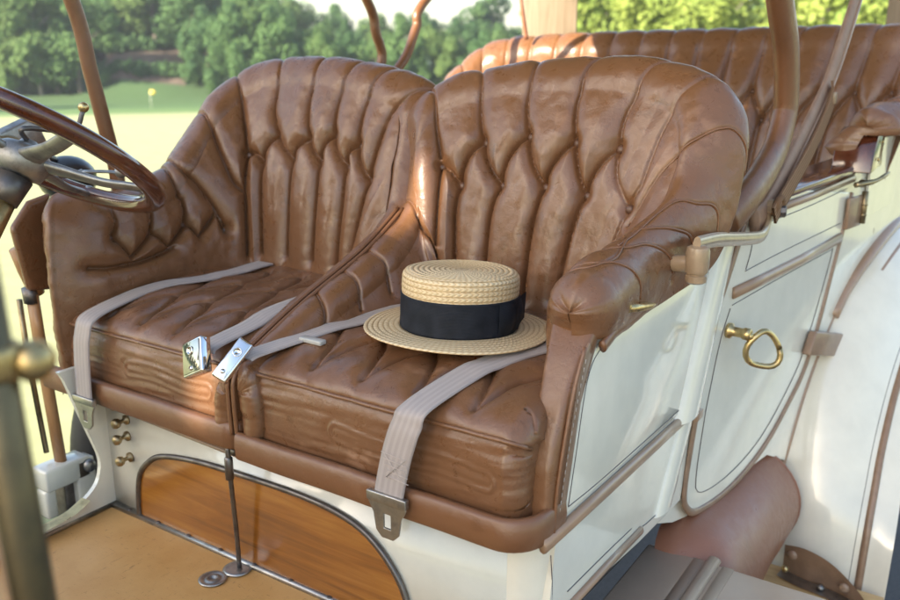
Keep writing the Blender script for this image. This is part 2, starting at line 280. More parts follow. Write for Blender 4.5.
def ground_mats():
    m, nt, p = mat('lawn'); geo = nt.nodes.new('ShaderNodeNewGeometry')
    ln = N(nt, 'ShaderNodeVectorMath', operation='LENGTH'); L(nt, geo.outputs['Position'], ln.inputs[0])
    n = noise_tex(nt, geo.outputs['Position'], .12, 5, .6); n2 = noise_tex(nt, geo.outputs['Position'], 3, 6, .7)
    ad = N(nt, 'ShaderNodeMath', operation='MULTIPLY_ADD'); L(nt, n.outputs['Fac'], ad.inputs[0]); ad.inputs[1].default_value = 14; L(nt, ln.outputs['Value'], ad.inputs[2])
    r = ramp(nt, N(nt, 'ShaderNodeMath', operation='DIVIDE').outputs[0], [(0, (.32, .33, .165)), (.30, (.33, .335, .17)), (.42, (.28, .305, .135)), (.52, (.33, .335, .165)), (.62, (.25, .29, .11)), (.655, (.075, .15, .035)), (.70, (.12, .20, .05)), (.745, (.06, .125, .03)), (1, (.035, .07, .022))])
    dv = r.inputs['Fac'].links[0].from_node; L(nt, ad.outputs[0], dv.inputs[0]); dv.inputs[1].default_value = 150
    mx = N(nt, 'ShaderNodeMix', data_type='RGBA', blend_type='OVERLAY'); mx.inputs[0].default_value = .35; L(nt, r.outputs['Color'], mx.inputs[6]); L(nt, n2.outputs['Fac'], mx.inputs[7])
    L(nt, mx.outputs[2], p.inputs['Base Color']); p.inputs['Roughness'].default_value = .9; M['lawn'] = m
    m, nt, p = mat('asphalt'); co = obj_coord(nt); n = noise_tex(nt, co, 120, 5, .7); n2 = noise_tex(nt, co, 1.5)
    ad = N(nt, 'ShaderNodeMath', operation='MULTIPLY_ADD'); L(nt, n2.outputs['Fac'], ad.inputs[0]); ad.inputs[1].default_value = .5; L(nt, n.outputs['Fac'], ad.inputs[2])
    r = ramp(nt, ad.outputs[0], [(.4, (.034, .034, .037)), (1, (.095, .092, .094))]); L(nt, r.outputs['Color'], p.inputs['Base Color']); p.inputs['Roughness'].default_value = .85
    L(nt, bump(nt, n.outputs['Fac'], .5, .004), p.inputs['Normal']); M['asphalt'] = m
    M['mulch'] = paint('bare mulch', (.12, .085, .062), .9, 0, .35, .4, .8)
ground_mats()

# ------------------------------------------------------------------ object helpers
def wm(o):
    return (wm(o.parent) @ o.matrix_parent_inverse if o.parent else Matrix()) @ o.matrix_basis
def adopt(o, parent):
    o.parent = parent; o.matrix_parent_inverse = wm(parent).inverted()
def mesh(name, verts, faces, m, parent=None, smooth=True, uv=None, bevel=0, seg=2, subd=0, autos=None, loc=None):
    me = bpy.data.meshes.new(name)
    me.from_pydata([tuple(map(float, v)) for v in verts], [], [tuple(int(i) for i in f) for f in faces]); me.update()
    if uv is not None:
        ul = me.uv_layers.new(name='UVMap'); vi = np.zeros(len(me.loops), int); me.loops.foreach_get('vertex_index', vi)
        if callable(uv): d = uv(me)
        else: d = np.asarray(uv, float)[vi]
        ul.data.foreach_set('uv', d.astype(np.float32).ravel())
    if smooth: me.polygons.foreach_set('use_smooth', [True]*len(me.polygons))
    me.materials.append(m)
    o = bpy.data.objects.new(name, me); COL.objects.link(o)
    if parent: adopt(o, parent)
    if bevel:
        b = o.modifiers.new('bevel', 'BEVEL'); b.width = bevel; b.segments = seg; b.limit_method = 'ANGLE'; b.angle_limit = math.radians(40)
        if smooth: b.harden_normals = False
    if subd:
        s = o.modifiers.new('sub', 'SUBSURF'); s.levels = subd; s.render_levels = subd
    if autos:
        me.set_sharp_from_angle(angle=math.radians(autos))
    return o
class MB:
    """collects shapes of ONE part"""
    def __init__(s): s.v = []; s.f = []; s.uv = []
    def add(s, v, f, uv=None):
        k = len(s.v); s.v += [tuple(map(float, x)) for x in v]; s.f += [tuple(int(i)+k for i in q) for q in f]
        s.uv += list(uv) if uv is not None else [(0, 0)]*len(v); return s
    def build(s, name, m, parent=None, **k):
        if 'uv' in k and k['uv'] is True: k['uv'] = s.uv
        return mesh(name, s.v, s.f, m, parent, **k)
    def tube(s, P, r, n=10, cap=True, flat=None, up=None):
        """sweep; r number or list; flat=(wide, thin) elliptical section with 'up' the thin direction"""
        P = np.asarray(P, float); m = len(P); T = unit(np.gradient(P, axis=0)); R = np.broadcast_to(np.asarray(r, float), (m,))
        a = np.array(up if up is not None else (0, 0, 1.)); 
        if abs(T[0]@a) > .95 and up is None: a = np.array((1., 0, 0))
        V = []; 
        for i in range(m):
            a = a-T[i]*(a@T[i]); a = a/np.linalg.norm(a); b = np.cross(T[i], a)
            for k in range(n):
                th = 2*math.pi*k/n
                if flat: V.append(P[i]+b*flat[0]*R[i]*math.cos(th)+a*flat[1]*R[i]*math.sin(th))
                else: V.append(P[i]+(b*math.cos(th)+a*math.sin(th))*R[i])
        F = [(i*n+k, i*n+(k+1) % n, (i+1)*n+(k+1) % n, (i+1)*n+k) for i in range(m-1) for k in range(n)]
        if cap: F += [tuple(range(n-1, -1, -1)), tuple(range((m-1)*n, m*n))]
        return s.add(V, F)
    def ball(s, c, r, n=14, sq=(1, 1, 1)):
        V = []; F = []; m = n//2+1
        for i in range(m+1):
            ph = math.pi*i/m
            for k in range(n): V.append((c[0]+r*sq[0]*math.sin(ph)*math.cos(2*math.pi*k/n), c[1]+r*sq[1]*math.sin(ph)*math.sin(2*math.pi*k/n), c[2]+r*sq[2]*math.cos(ph)))
        F = [(i*n+k, (i+1)*n+k, (i+1)*n+(k+1) % n, i*n+(k+1) % n) for i in range(m) for k in range(n)]
        return s.add(V, F)
    def lathe(s, prof, c, ax=(0, 0, 1), n=24):
        """prof: (radius, along axis)"""
        ax = unit(np.array(ax, float)); a = np.array((1., 0, 0)) if abs(ax[0]) < .9 else np.array((0, 1., 0)); a = unit(a-ax*(a@ax)); b = np.cross(ax, a); c = np.array(c, float)
        V = [c+ax*h+(a*math.cos(2*math.pi*k/n)+b*math.sin(2*math.pi*k/n))*r for r, h in prof for k in range(n)]
        F = [(i*n+k, i*n+(k+1) % n, (i+1)*n+(k+1) % n, (i+1)*n+k) for i in range(len(prof)-1) for k in range(n)]
        F += [tuple(range(n-1, -1, -1)), tuple(range((len(prof)-1)*n, len(prof)*n))]
        return s.add(V, F)
    def prism(s, poly, ext):
        """planar polygon of 3-D points swept by ext"""
        n = len(poly); poly = [np.array(p, float) for p in poly]; e = np.array(ext, float)
        V = [*poly, *[p+e for p in poly]]
        F = [tuple(range(n-1, -1, -1)), tuple(range(n, 2*n))]+[(i, (i+1) % n, n+(i+1) % n, n+i) for i in range(n)]
        return s.add(V, F)
    def box(s, a, b):
        (x0, y0, z0), (x1, y1, z1) = a, b
        return s.prism([(x0, y0, z0), (x1, y0, z0), (x1, y1, z0), (x0, y1, z0)], (0, 0, z1-z0))
    def grid(s, G, uv=None, flip=False):
        a, b = G.shape[:2]
        F = [((i*b+j), (i+1)*b+j, (i+1)*b+j+1, i*b+j+1) for i in range(a-1) for j in range(b-1)]
        if flip: F = [f[::-1] for f in F]
        return s.add(G.reshape(-1, 3), F, None if uv is None else uv.reshape(-1, 2))
def smooth_poly(P, n=12, closed=False):
    P = [tuple(p) for p in P]
    if closed:
        Q = P[-2:]+P+P[:2]; C_ = catmull(Q, n); return C_[2*n:2*n+len(P)*n]
    return catmull(P, n)
def thing(name, label, cat, loc=(0, 0, 0), group=None):
    o = bpy.data.objects.new(name, None); COL.objects.link(o); o.location = loc; o.empty_display_size = .1
    o['label'] = label; o['category'] = cat
    if group: o['group'] = group
    return o
def tag(o, label, cat, group=None):
    o['label'] = label; o['category'] = cat
    if group: o['group'] = group
    return o
def struct(o): o['kind'] = 'structure'; return o
# ------------------------------------------------------------------ the car
car = thing('vintage_car', 'cream white open touring car with tufted brown leather seats and brass fittings', 'car', (-.55, .6, -.95))

def crease_points(G, lines, step=.0025):
    out = []
    for l in lines:
        l = np.array(l, float)
        if len(l) > 2: l = resample(catmull(l, 8), 40, 2)
        else: l = resample(l, 40, 2)
        P = grid_at(G, l[:, 0], l[:, 1]); n = max(3, int(np.linalg.norm(np.diff(P, axis=0), axis=1).sum()/step))
        out.append(resample(P, n))
    return np.concatenate(out)
def kd_dist(pts, V):
    kd = kdtree.KDTree(len(pts))
    for i, p in enumerate(pts): kd.insert(p, i)
    kd.balance(); return np.array([kd.find(v)[2] for v in V])
def fbm(V, s, seed=0, oct=3):
    return np.array([noise.fractal(Vector((v[0]*s[0]+seed, v[1]*s[1]+seed*.7, v[2]*s[2]-seed)), .8, 2.0, oct) for v in V])

def tufted(name, label, st, lines, buttons, ns, nt, amp, lw, parent=car, wrinkle=.0022, caps=(1, 1), zcrease=0, divider=True, arm_smooth=False, welts=()):
    G = upholstery(st, ns, nt); Nn = grid_normals(G)
    # normals must point to the sitter / outwards
    mid = ns//2; h = G[mid, 0]-G[mid, -1]
    if Nn[mid, nt//4] @ np.array((h[0], h[1], 0)) < 0: Nn = -Nn; flip = True
    else: flip = False
    V = G.reshape(-1, 3)
    cp = crease_points(G, lines); d = kd_dist(cp, V)
    tt = np.tile(np.linspace(0, 1, nt), ns); ev = np.clip((tt-.5)/.2, 0, 1); ev = ev*ev*(3-2*ev)
    q_ = 1-np.clip(d/(lw*1.9), 0, 1); sg = np.repeat(np.linspace(0, 1, ns), nt)
    div = 1-.72*np.clip((.33-sg)/.06, 0, 1) if divider else 1
    armf = 1-.72*np.clip((sg-.64)/.06, 0, 1) if arm_smooth else 1
    H = amp*np.sqrt(np.clip(1-q_*q_, 0, 1))*(1-.70*ev)*div*armf
    H += -.0065*np.exp(-(d/.0030)**2)*(armf*.7+.3)*(1-.5*ev)                                  # the stitched-down fold itself
    if buttons:
        B = grid_at(G, np.array([b[0] for b in buttons], float), np.array([b[1] for b in buttons], float))
        db = kd_dist(B, V); H -= .012*np.exp(-(db/.014)**2)
    H += wrinkle*fbm(V, (14, 14, 14), 3)*np.clip(d/.02, .2, 1)
    H *= np.clip((1-tt)/.07, 0, 1)*np.clip(tt/.02, 0, 1)
    D = (V+Nn.reshape(-1, 3)*H[:, None]).reshape(ns, nt, 3)
    mb = MB()
    rows = [D]
    for end, use in ((0, caps[0]), (-1, caps[1])):
        if not use: continue
        ring = D[end]; k = int(ring[:, 2].argmax()); zi, zo = ring[:k+1, 2], ring[k:, 2]
        other = np.array([[np.interp(p[2], zo[::-1], ring[k:][::-1, m_]) for m_ in range(2)] if j <= k else [np.interp(p[2], zi, ring[:k+1, m_]) for m_ in range(2)] for j, p in enumerate(ring)])
        c = ring.copy(); c[:, :2] = (ring[:, :2]+other)/2
        top = np.clip((ring[:, 2]-(ring[k, 2]-.05))/.05, 0, 1)
        nz = np.array([noise.fractal(Vector((.3, 5*end, p[2]*26)), .8, 2.0, 3) for p in ring])
        capr = []
        dome = zcrease if end == -1 else 0
        for a in np.linspace(0, math.pi/2*.9995, 14)[1:]:
            if dome:
                zc = ring[k, 2]-.052; c = np.stack([np.full(nt, ring[k, 0]), ring[:, 1], np.minimum(ring[:, 2], zc)], 1)
                f_ = np.clip((zc-ring[:, 2])/.06, 0, 1)
                q = c+(ring-c)*math.cos(a); q[:, 1] -= (.062-.030*f_)*math.sin(a)*(1+.10*nz)
                q[:, 1] += .004*math.sin(a)*np.sin(ring[:, 0]*260)*np.exp(-((ring[:, 2]-.275)/.03)**2); capr.append(q); continue
            q = c+(ring-c)*math.cos(a); q[:, 1] -= .026*math.sin(a)*(1+.16*nz)+.006*math.sin(a)*np.clip((ring[:, 2]-.25)/.05, 0, 1)
            q[:, 2] -= (1-math.cos(a))*.042*top; capr.append(q)
        capr = np.array(capr)
        rows = [capr[::-1]]+rows if end == 0 else rows+[capr]
    A = np.concatenate(rows)
    mb.grid(A, flip=flip)
    o = mb.build(name, M['leather'], parent); o['label'] = label
    for wi in welts:
        l = np.array(lines[wi], float); l = resample(catmull(l, 8) if len(l) > 2 else l, 60, 2); l = l[(l[:, 1] > .30) & (l[:, 1] < .90)]
        P_ = grid_at(D, l[:, 0], l[:, 1])+grid_at(Nn if not flip else Nn, l[:, 0], l[:, 1])*.0012
        if len(P_) > 6: MB().tube(resample(P_, 50), .0022, 6).build('pleat_piping', M['leather_trim'], o)
    if buttons:
        Nb = Nn[(np.array([b[0] for b in buttons])*(ns-1)).astype(int), (np.array([b[1] for b in buttons])*(nt-1)).astype(int)]
        for p, n in zip(B, Nb):
            q = MB().lathe([(.0001, -.005), (.0078, -.005), (.0086, -.001), (.0068, .0028), (.0034, .0046), (.0001, .0050)], p-n*.006, n, 14)
            q.build('button', M['button'], o)
    return o, G, D

near_seat, GN, DN = tufted('front_seat', 'tufted leather seat nearer the white side panel', NEAR, NEAR_CREASES, NEAR_BUTTONS, 860, 240, .0255, .019, zcrease=1, arm_smooth=True, welts=(6, 7, 8, 9, 10, 28, 29, 30))
far_seat, GF, DF = tufted('front_seat', 'tufted leather seat behind the steering wheel', FAR, FAR_CREASES, FAR_BUTTONS, 860, 240, .0255, .019, zcrease=0, welts=(6, 7))
# rear bench: regular deep pleats
def rear_pattern():
    lines, btn = [], []
    n = 26
    for i in range(1, n):
        s = i/n; t1, t2, ds = .50, .40, .5/n
        lines.append([(s, .93), (s, .62), (s, t1)]); btn.append((s, t1))
        if i < n-1:
            lines += [[(s, t1), (s+ds, t2)], [(s+2*ds, t1), (s+ds, t2)], [(s+ds, t2), (s+ds, .02)]]; btn.append((s+ds, t2))
    return lines, btn
rl, rb = rear_pattern()
rear_seat, GR, DR = tufted('rear_seat', 'tufted leather rear bench', REAR, rl, rb, 560, 130, .026, .024, divider=False)

# divider: double welt along the crest where the two seats meet
for dx in (-.0062, .0062):
    P = [(-.557+dx, -.019, .040), (-.557+dx, -.021, .10), (-.557+dx, -.018, .140), (-.557+dx, .006, .166)]+[(-.557+dx, s_[1], s_[2]+.002) for s_ in NEAR[1:5]]
    MB().tube(smooth_poly(P, 8), .0038, 8).build('seat_welt', M['leather_trim'], near_seat)

def sprism(pts2, x0, x1, f=None):
    """polygon of (y, z) in the body side, between depths x0 and x1"""
    return MB().prism([(x0, y, z) for y, z in pts2], (x1-x0, 0, 0))
# strip along the far arm and its top seam
G = np.zeros((50, 8, 3)); 
for i, y in enumerate(np.linspace(.012, .42, 50)):
    for j, z in enumerate(np.linspace(.10, .235, 8)):
        G[i, j] = (-1.045+.045*(y/.42)**2+.006*math.sin(j/7*math.pi)-.02*(z-.1)/.135, y, z+.03*(y/.42))
MB().grid(G).build('arm_panel', M['leather_trim'], far_seat)

# leather covered sill rails under the cushions
def rail(xa, xb, z0, z1, yb, corner, label):
    prof = [(0, z0), (-.004, z0+.004), (-.006, (z0+z1)/2), (-.004, z1-.006), (.002, z1), (.010, z1-.002), (.012, z1-.012), (.012, z0)]
    path = [(xa, yb, 0)]+[(x, yb, 0) for x in np.linspace(xa+.01, xb-corner, 30)]
    for a in np.linspace(0, math.pi/2, 9)[1:]:
        path.append((xb-corner+corner*math.sin(a), yb+corner-corner*math.cos(a), 0))
    path.append((xb, yb+corner+.05, 0)); P = np.array(path); T = unit(np.gradient(P, axis=0)); Nr = np.stack([-T[:, 1], T[:, 0], T[:, 2]*0], 1)
    G = np.array([[p+n*y+np.array((0, 0, z)) for y, z in prof] for p, n in zip(P, Nr)])
    G[:, :, 2] += .0006*np.sin(G[:, :, 0]*31)
    o = MB().grid(np.concatenate([G, G[:, :1]], 1)).build('seat_rail', M['leather_trim'], car, bevel=0); o['label'] = label
rail(-.550, .000, -.002, .048, -.022, .055, 'leather rail under the seat cushion with the hat')
rail(-1.105, -.558, .008, .058, -.018, .030, 'leather rail under the driver seat cushion')
MB().box((-1.09, .02, -.012), (-.035, .55, .004)).build('seat_base', M['black_paint'], car)

# heelboard, its opening panel and trims
hb = MB().box((-.99, .030, -.27), (-.06, .05, -.004)).build('heelboard', M['white'], car)
G = []
for a in np.linspace(0, math.pi/2, 10): G.append([(-.06+.058*math.sin(a), .088-.058*math.cos(a), z) for z in (-.27, -.004)])
MB().grid(np.array(G)).build('corner_panel', M['white'], car)
arch = [(-.900, -.262), (-.898, -.204), (-.887, -.146), (-.860, -.111), (-.812, -.083), (-.711, -.066), (-.581, -.060), (-.462, -.058), (-.374, -.065), (-.312, -.085), (-.263, -.127), (-.234, -.180), (-.222, -.262)]
A2 = resample(catmull(np.array([(x, 0, z) for x, z in arch]), 8), 60)
wp = MB().prism([(p[0], .0295, p[2]) for p in A2], (0, -.006, 0)).build('wood_panel', M['panel_wood'], hb, smooth=False)
MB().tube([(p[0], .022, p[2]) for p in A2], .0055, 8).build('panel_moulding', M['steel'], hb)
MB().tube([(-.97, .0285, -.017), (-.60, .0285, -.030), (-.56, .0285, -.031)], .0042, 8).build('bead', M['tan_dark'], hb)
MB().box((-.985, .016, -.243), (-.16, .030, -.232)).build('edge_strip', M['nickel'], car)
for x_ in np.linspace(-.93, -.22, 9): MB().lathe([(.0048, 0), (.0045, .0016), (.002, .0022)], (x_, .0215, -.2322), (0, 0, 1), 10).build('screw', M['steel'], car)
# hook lever from seat to floor
rod = MB().tube(smooth_poly([(-.575, .020, -.004), (-.582, .000, .010), (-.584, -.012, .008), (-.583, -.014, -.010), (-.584, -.012, -.04), (-.588, -.006, -.10), (-.592, .000, -.17), (-.596, .004, -.236)], 6), [.0042]*43, 8)
rod.lathe([(.004, 0), (.0075, .002), (.0075, .040), (.004, .045)], (-.584, -.013, -.052), (0, 0, 1), 10)
rod.box((-.600, -.004, -.010), (-.560, .010, .002))
rod.build('hook_lever', M['steel'], car)
MB().lathe([(.024, 0), (.026, .003), (.020, .005), (.009, .004)], (-.597, .000, -.2395), (0, 0, 1), 24).build('lever_socket', M['nickel'], car)
fp = MB().lathe([(.0235, 0), (.0250, .003), (.0200, .0045), (.0180, .002), (.0135, .002), (.0120, .0045), (.0070, .0045), (.006, .001)], (-.610, -.046, -.2395), (0, 0, 1), 32)
fp.build('floor_cap', M['nickel'], car)
fl = MB().box((-.985, -1.0, -.258), (-.02, .030, -.240)).build('floor_board', M['lino'], car, smooth=False)
MB().tube([(-.986, y, -.236) for y in np.linspace(-.9, .03, 6)], .006, 6).build('edge_strip', M['nickel'], car)
# small brass knobs beside the driver seat
for x, z in ((-.918, .002), (-.920, -.036), (-.922, -.071), (-.920, -.116)):
    k = MB().lathe([(.010, 0), (.010, .004), (.0042, .006), (.0042, .016), (.0085, .019), (.0105, .025), (.0085, .031), (.003, .033)], (x, .030, z), (0, -1, 0), 16)
    k.build('pull_knob', M['brass_dark'], car)
# far side: curved entry panel with brass edge
cut = [(-.06, .075), (-.049, .052), (-.027, -.022), (-.008, -.082), (.004, -.125), (.002, -.155), (-.012, -.182), (-.050, -.205), (-.105, -.217), (-.30, -.222)]
C3 = resample(catmull(np.array([(0, y, z) for y, z in cut]), 8), 50)
MB().prism([(-.995, .06, .075)]+[(-.995, p[1], p[2]) for p in C3]+[(-.995, -.30, -.262), (-.995, .06, -.262)], (.010, 0, 0)).build('entry_panel', M['white'], car, smooth=False)
G = np.array([[(p[0]-.998, p[1], p[2]), (p[0]-.968, p[1]-.0, p[2]+.0015)] for p in C3[26:]])
MB().grid(G).build('kick_strip', M['brass'], car)

# near body side ------------------------------------------------------------
side = [(.066, -.004), (.092, .10), (.140, .235), (.17, .257), (.30, .275), (.45, .290), (.54, .315), (.62, .37), (.86, .43), (.76, .30), (.675, .06), (.62, -.20), (.40, -.185), (.10, -.150), (.05, -.13)]
body = sprism(side, -.014, -.0015).build('side_panel', M['white'], car, smooth=False)
MB().prism([(-.0015, .078, .018), (-.0015, .618, .003), (-.0015, .70, .27), (-.0015, .60, .315), (-.0015, .45, .275), (-.0015, .25, .262), (-.0015, .165, .245), (-.0015, .125, .205)], (.0035, 0, 0)).build('raised_panel', M['white'], body, bevel=.0015)
# brown painted edge strip and the trim along the bottom
MB().prism([(.0, .060, .012), (.0, .078, .012), (.0, .126, .205), (.0, .152, .246), (.0, .140, .262), (.0, .115, .235)], (.004, 0, 0)).build('edge_trim', M['tan_dark'], body, bevel=.0015)
MB().tube([(.002, .020, .000), (.004, .2, -.003), (.004, .45, -.009), (.003, .636, -.014)], 1, 10, flat=(.0115, .0075), up=(1, 0, 0)).build('bottom_trim', M['tan'], body)
G = np.zeros((40, 48, 3))
for i, z in enumerate(np.linspace(-.004, .285, 40)):
    f = (z+.004)/.289; yf = .034+.012*f+.112*f**2.4; yb_ = .075+.115*f**1.25; x0_, x1_ = -.033-.034*f**1.8, .0015+.004*f**3
    puff = .004*math.sin(f*math.pi)+.0025*noise.fractal(Vector((.2, 1.3, z*24)), .8, 2, 3)
    for k in range(48):
        th_ = 2*math.pi*k/47; c_, s_ = math.cos(th_), math.sin(th_)
        G[i, k] = ((x0_+x1_)/2+(x1_-x0_)/2*abs(c_)**.5*np.sign(c_), (yf+yb_)/2+((yb_-yf)/2+(puff if s_ < 0 else 0))*abs(s_)**.6*np.sign(s_), z)
MB().grid(G).build('arm_front', M['leather'], near_seat)
MB().tube(smooth_poly([(.0035, .046, .0), (.0035, .058, .09), (.005, .090, .20), (.007, .118, .262)], 6), .0030, 8).build('seat_welt', M['leather_trim'], near_seat)
sp = MB()
for k in range(22):
    f = k/21; y0_, z0_ = .0600+.060*f**1.3, .012+.225*f; sp.tube([(.0042+.003*f*f, y0_, z0_), (.0042+.003*f*f, y0_+.001, z0_+.006)], .0007, 4)
sp.build('stitching', M['stitch'], near_seat)
# the outer skin lip of the arm, brown
E = [(.012, y, z) for y, z in ((.165, .250), (.185, .256), (.21, .262), (.30, .268), (.42, .286), (.52, .310), (.60, .348))]
MB().tube(smooth_poly(E, 6), 1, 8, flat=(.010, .006), up=(1, 0, 0)).build('arm_edging', M['leather_trim'], near_seat)
def stripe(P, name='pinstripe', r=.0008, par=None, m='line'):
    return MB().tube(resample(catmull(np.array(P, float), 6), 60), r, 5).build(name, M[m], par or body)
x = .0022
stripe([(x, .600, .013), (x, .40, .016), (x, .20, .021), (x, .094, .027)]); stripe([(x, .0935, .028), (x, .112, .10), (x, .140, .205), (x, .18, .240), (x, .26, .252), (x, .44, .262), (x, .58, .300)])
x = -.0008
stripe([(x, .11, -.122), (x, .25, -.130), (x, .36, -.138)]); stripe([(-.012, .052, -.25), (-.004, .052, -.20), (-.002, .060, -.10), (-.001, .05, -.03)])
stripe([(x, .640, -.03), (x, .585, -.155), (x, .545, -.172), (x, .45, -.165), (x, .415, -.16)])
MB().tube([(0, .04, -.148), (.001, .25, -.153), (.001, .40, -.160)], 1, 8, flat=(.008, .006), up=(1, 0, 0)).build('sill_bead', M['tan'], body)
G = np.array([[(-.002, y, -.150-.05*(y/.7)), (-.02, y, -.185-.05*(y/.7)), (-.10, y, -.22-.05*(y/.7)), (-.14, y, -.40)] for y in np.linspace(.02, .80, 12)])
MB().grid(G).build('underside', M['black_paint'], body)

# pillar ahead of the rear door: a rounded column
def column(bot, top, w, d, name, n=14):
    (y0, z0), (y1, z1) = bot, top; G = []
    for i in range(12):
        f = i/11; y = y0+(y1-y0)*f; z = z0+(z1-z0)*f
        G.append([(-.004+d*math.sin(a), y-w/2*math.cos(a), z) for a in np.linspace(0, math.pi, n)])
    G = np.array(G); mb = MB().grid(G)
    for e in (0, -1): mb.add(G[e], [tuple(range(n))])
    return mb.build(name, M['white'], car, autos=50)
pl = column((.600, -.012), (.795, .375), .115, .026, 'door_pillar')
column((.515, -.172), (.612, -.024), .085, .014, 'lower_pillar')
MB().box((-.002, .622, -.030), (.020, .656, -.012)).build('pillar_foot', M['tan'], pl, bevel=.002)

# rear door -----------------------------------------------------------------
def dx_(y): return .02+.17*(y-.8)
def dp(y, z, o=0): return (dx_(y)+o*.986, y-o*.168, z)
door_out = [(.838, .400), (.760, .262), (.689, .116), (.655, -.06), (.636, -.190), (.655, -.235), (.70, -.258), (.817, -.263), (.93, -.243), (1.029, -.205), (1.12, -.145), (1.195, -.083), (1.25, .01), (1.30, .135), (1.345, .245), (1.375, .330)]
dn = np.array((.986, -.168, 0))
# lower body behind and under the door, one skin with the rear quarter
skin = [(.45, .30), (.45, -.19), (.62, -.255), (.72, -.274), (.85, -.276), (.97, -.262), (1.06, -.262), (1.2, -.33), (1.3, -.36), (1.75, -.36), (2.3, -.3), (2.3, .44), (1.62, .42), (1.46, .395), (1.40, .36), (.85, .36)]
rq = MB().prism([dp(y, z, -.016) for y, z in skin], dn*.012).build('rear_body', M['white'], car, smooth=False)
dm = MB().prism([dp(y, z, -.002) for y, z in door_out], dn*.010)
door = dm.build('rear_door', M['white'], car, smooth=False, bevel=.002)
do3 = resample(catmull(np.array([dp(y, z, .009) for y, z in door_out]), 6), 120)
MB().tube(do3, 1, 8, flat=(.0085, .0045), up=dn).build('door_moulding', M['tan_dark'], door)
ins = [(.70, -.03), (.682, -.165), (.70, -.215), (.80, -.226), (.92, -.208), (1.01, -.172), (1.10, -.11), (1.17, -.045), (1.23, .06), (1.28, .17), (1.292, .205)]
stripe([dp(y, z, .009) for y, z in ins], par=door); stripe([dp(y, z, .009) for y, z in ((.70, -.03), (.735, .10), (.768, .165))], par=door)
stripe([dp(y, z, .009) for y, z in ((.775, .170), (1.0, .186), (1.29, .203))], par=door); stripe([dp(y, z, .009) for y, z in ((.82, .232), (1.0, .245), (1.32, .262))], par=door)
stripe([dp(y, z, .009) for y, z in ((.84, .318), (1.1, .328), (1.34, .345))], par=door); stripe([dp(y, z, .009) for y, z in ((.822, .235), (.838, .27), (.845, .315))], par=door)
MB().tube([dp(y, z, .011) for y, z in ((.772, .196), (.9, .200), (1.1, .209), (1.325, .226))], 1, 10, flat=(.0125, .0075), up=dn).build('door_bead', M['tan'], door)
MB().tube([dp(y, z, .011) for y, z in ((.845, .341), (1.1, .350), (1.37, .366))], 1, 10, flat=(.009, .006), up=dn).build('door_bead', M['tan'], door)
cp = MB().prism([dp(.85, .358, -.075), dp(.85, .356, .018), dp(1.45, .384, .018), dp(1.45, .386, -.075)], (0, 0, .018)).build('door_cap', M['mahogany'], door, bevel=.005)
# ring handle
hp = np.array(dp(.766, .120, .010))
h = MB().lathe([(.016, 0), (.016, .006), (.010, .010), (.010, .030), (.0125, .033), (.0125, .045), (.008, .048)], hp, dn, 18)
e1 = unit(dn*.62+np.array((.16, .98, 0))*.78); e2 = unit(np.array((0, .12, -1))+dn*.1); rc = hp+dn*.040+e1*.032+e2*.034
rg = []
for k in range(25):
    a = 2*math.pi*k/24; rr_ = .036*(1+.08*math.cos(2*a)-.05*math.cos(3*a+.6)); rg.append(rc+e1*rr_*.92*math.cos(a)+e2*rr_*1.12*math.sin(a)+dn*.004*math.sin(2*a))
h.tube(rg, .0062, 10); h.tube([hp+dn*.040, rc-e1*.024-e2*.026], [.010, .008], 10)
h.build('door_handle', M['brass'], door)
# hinges
def plate(name, ys, zs, o, th, mt, par):
    return MB().prism([dp(ys[0], zs[0], o), dp(ys[1], zs[0], o), dp(ys[1], zs[1], o), dp(ys[0], zs[1], o)], dn*th).build(name, M[mt], par, bevel=.003)
hg = plate('hinge', (1.335, 1.425), (.245, .322), .012, .010, 'tan_dark', door)
hk = MB(); hk.tube([dp(1.425, .25, .024), dp(1.425, .33, .024)], .008, 10)
for z in (.27, .295): hk.tube([dp(1.425, z, .024), dp(1.425, z+.004, .024)], .0095, 10)
hk.ball(dp(1.400, .352, .022), .010); hk.tube(smooth_poly([dp(1.36, .352, .02), dp(1.42, .358, .045), dp(1.50, .372, .05)], 4), [.007]*4+[.005]*4+[.003], 8)
hk.build('hinge_pin', M['brass_dark'], hg)
hg2 = MB().prism([dp(1.16, -.030, .012), dp(1.46, -.110, .012), dp(1.455, -.048, .012), dp(1.19, .022, .012)], dn*.020).build('hinge', M['tan_dark'], door, bevel=.004)
hk = MB(); hk.tube([dp(1.45, -.11, .030), dp(1.45, -.025, .030)], .008, 10); hk.ball(dp(1.45, -.018, .030), .011); hk.build('hinge_pin', M['brass_dark'], hg2)

# rear fender front, its beads, angle bracket ------------------------------------
inner = [(.035, 1.145, -.70), (.055, 1.165, -.42), (.068, 1.19, -.30), (.080, 1.25, -.17), (.095, 1.34, -.05), (.115, 1.46, .06), (.150, 1.62, .145), (.18, 1.85, .20), (.20, 2.15, .20)]
outer = [(.285, 1.11, -.68), (.285, 1.16, -.46), (.283, 1.21, -.37), (.280, 1.28, -.27), (.282, 1.38, -.16), (.29, 1.50, -.065), (.31, 1.66, .02), (.33, 1.88, .07), (.34, 2.15, .07)]
I_ = resample(catmull(np.array(inner, float), 8), 60); O_ = resample(catmull(np.array(outer, float), 8), 60)
G = np.array([[i*(1-f)+o*f+np.array((0, -.03*math.sin(f*math.pi), .02*math.sin(f*math.pi))) for f in np.linspace(0, 1.55, 14)] for i, o in zip(I_, O_)])
for i in range(60):
    for j in range(14):
        f = 1.55*j/13
        if f > 1: e = (f-1)/.55; G[i, j] = O_[i]+(G[i, 9]-I_[i])/np.linalg.norm(G[i, 9]-I_[i])*e*.06+np.array((0, -.012*e*e, -.022*e*e))
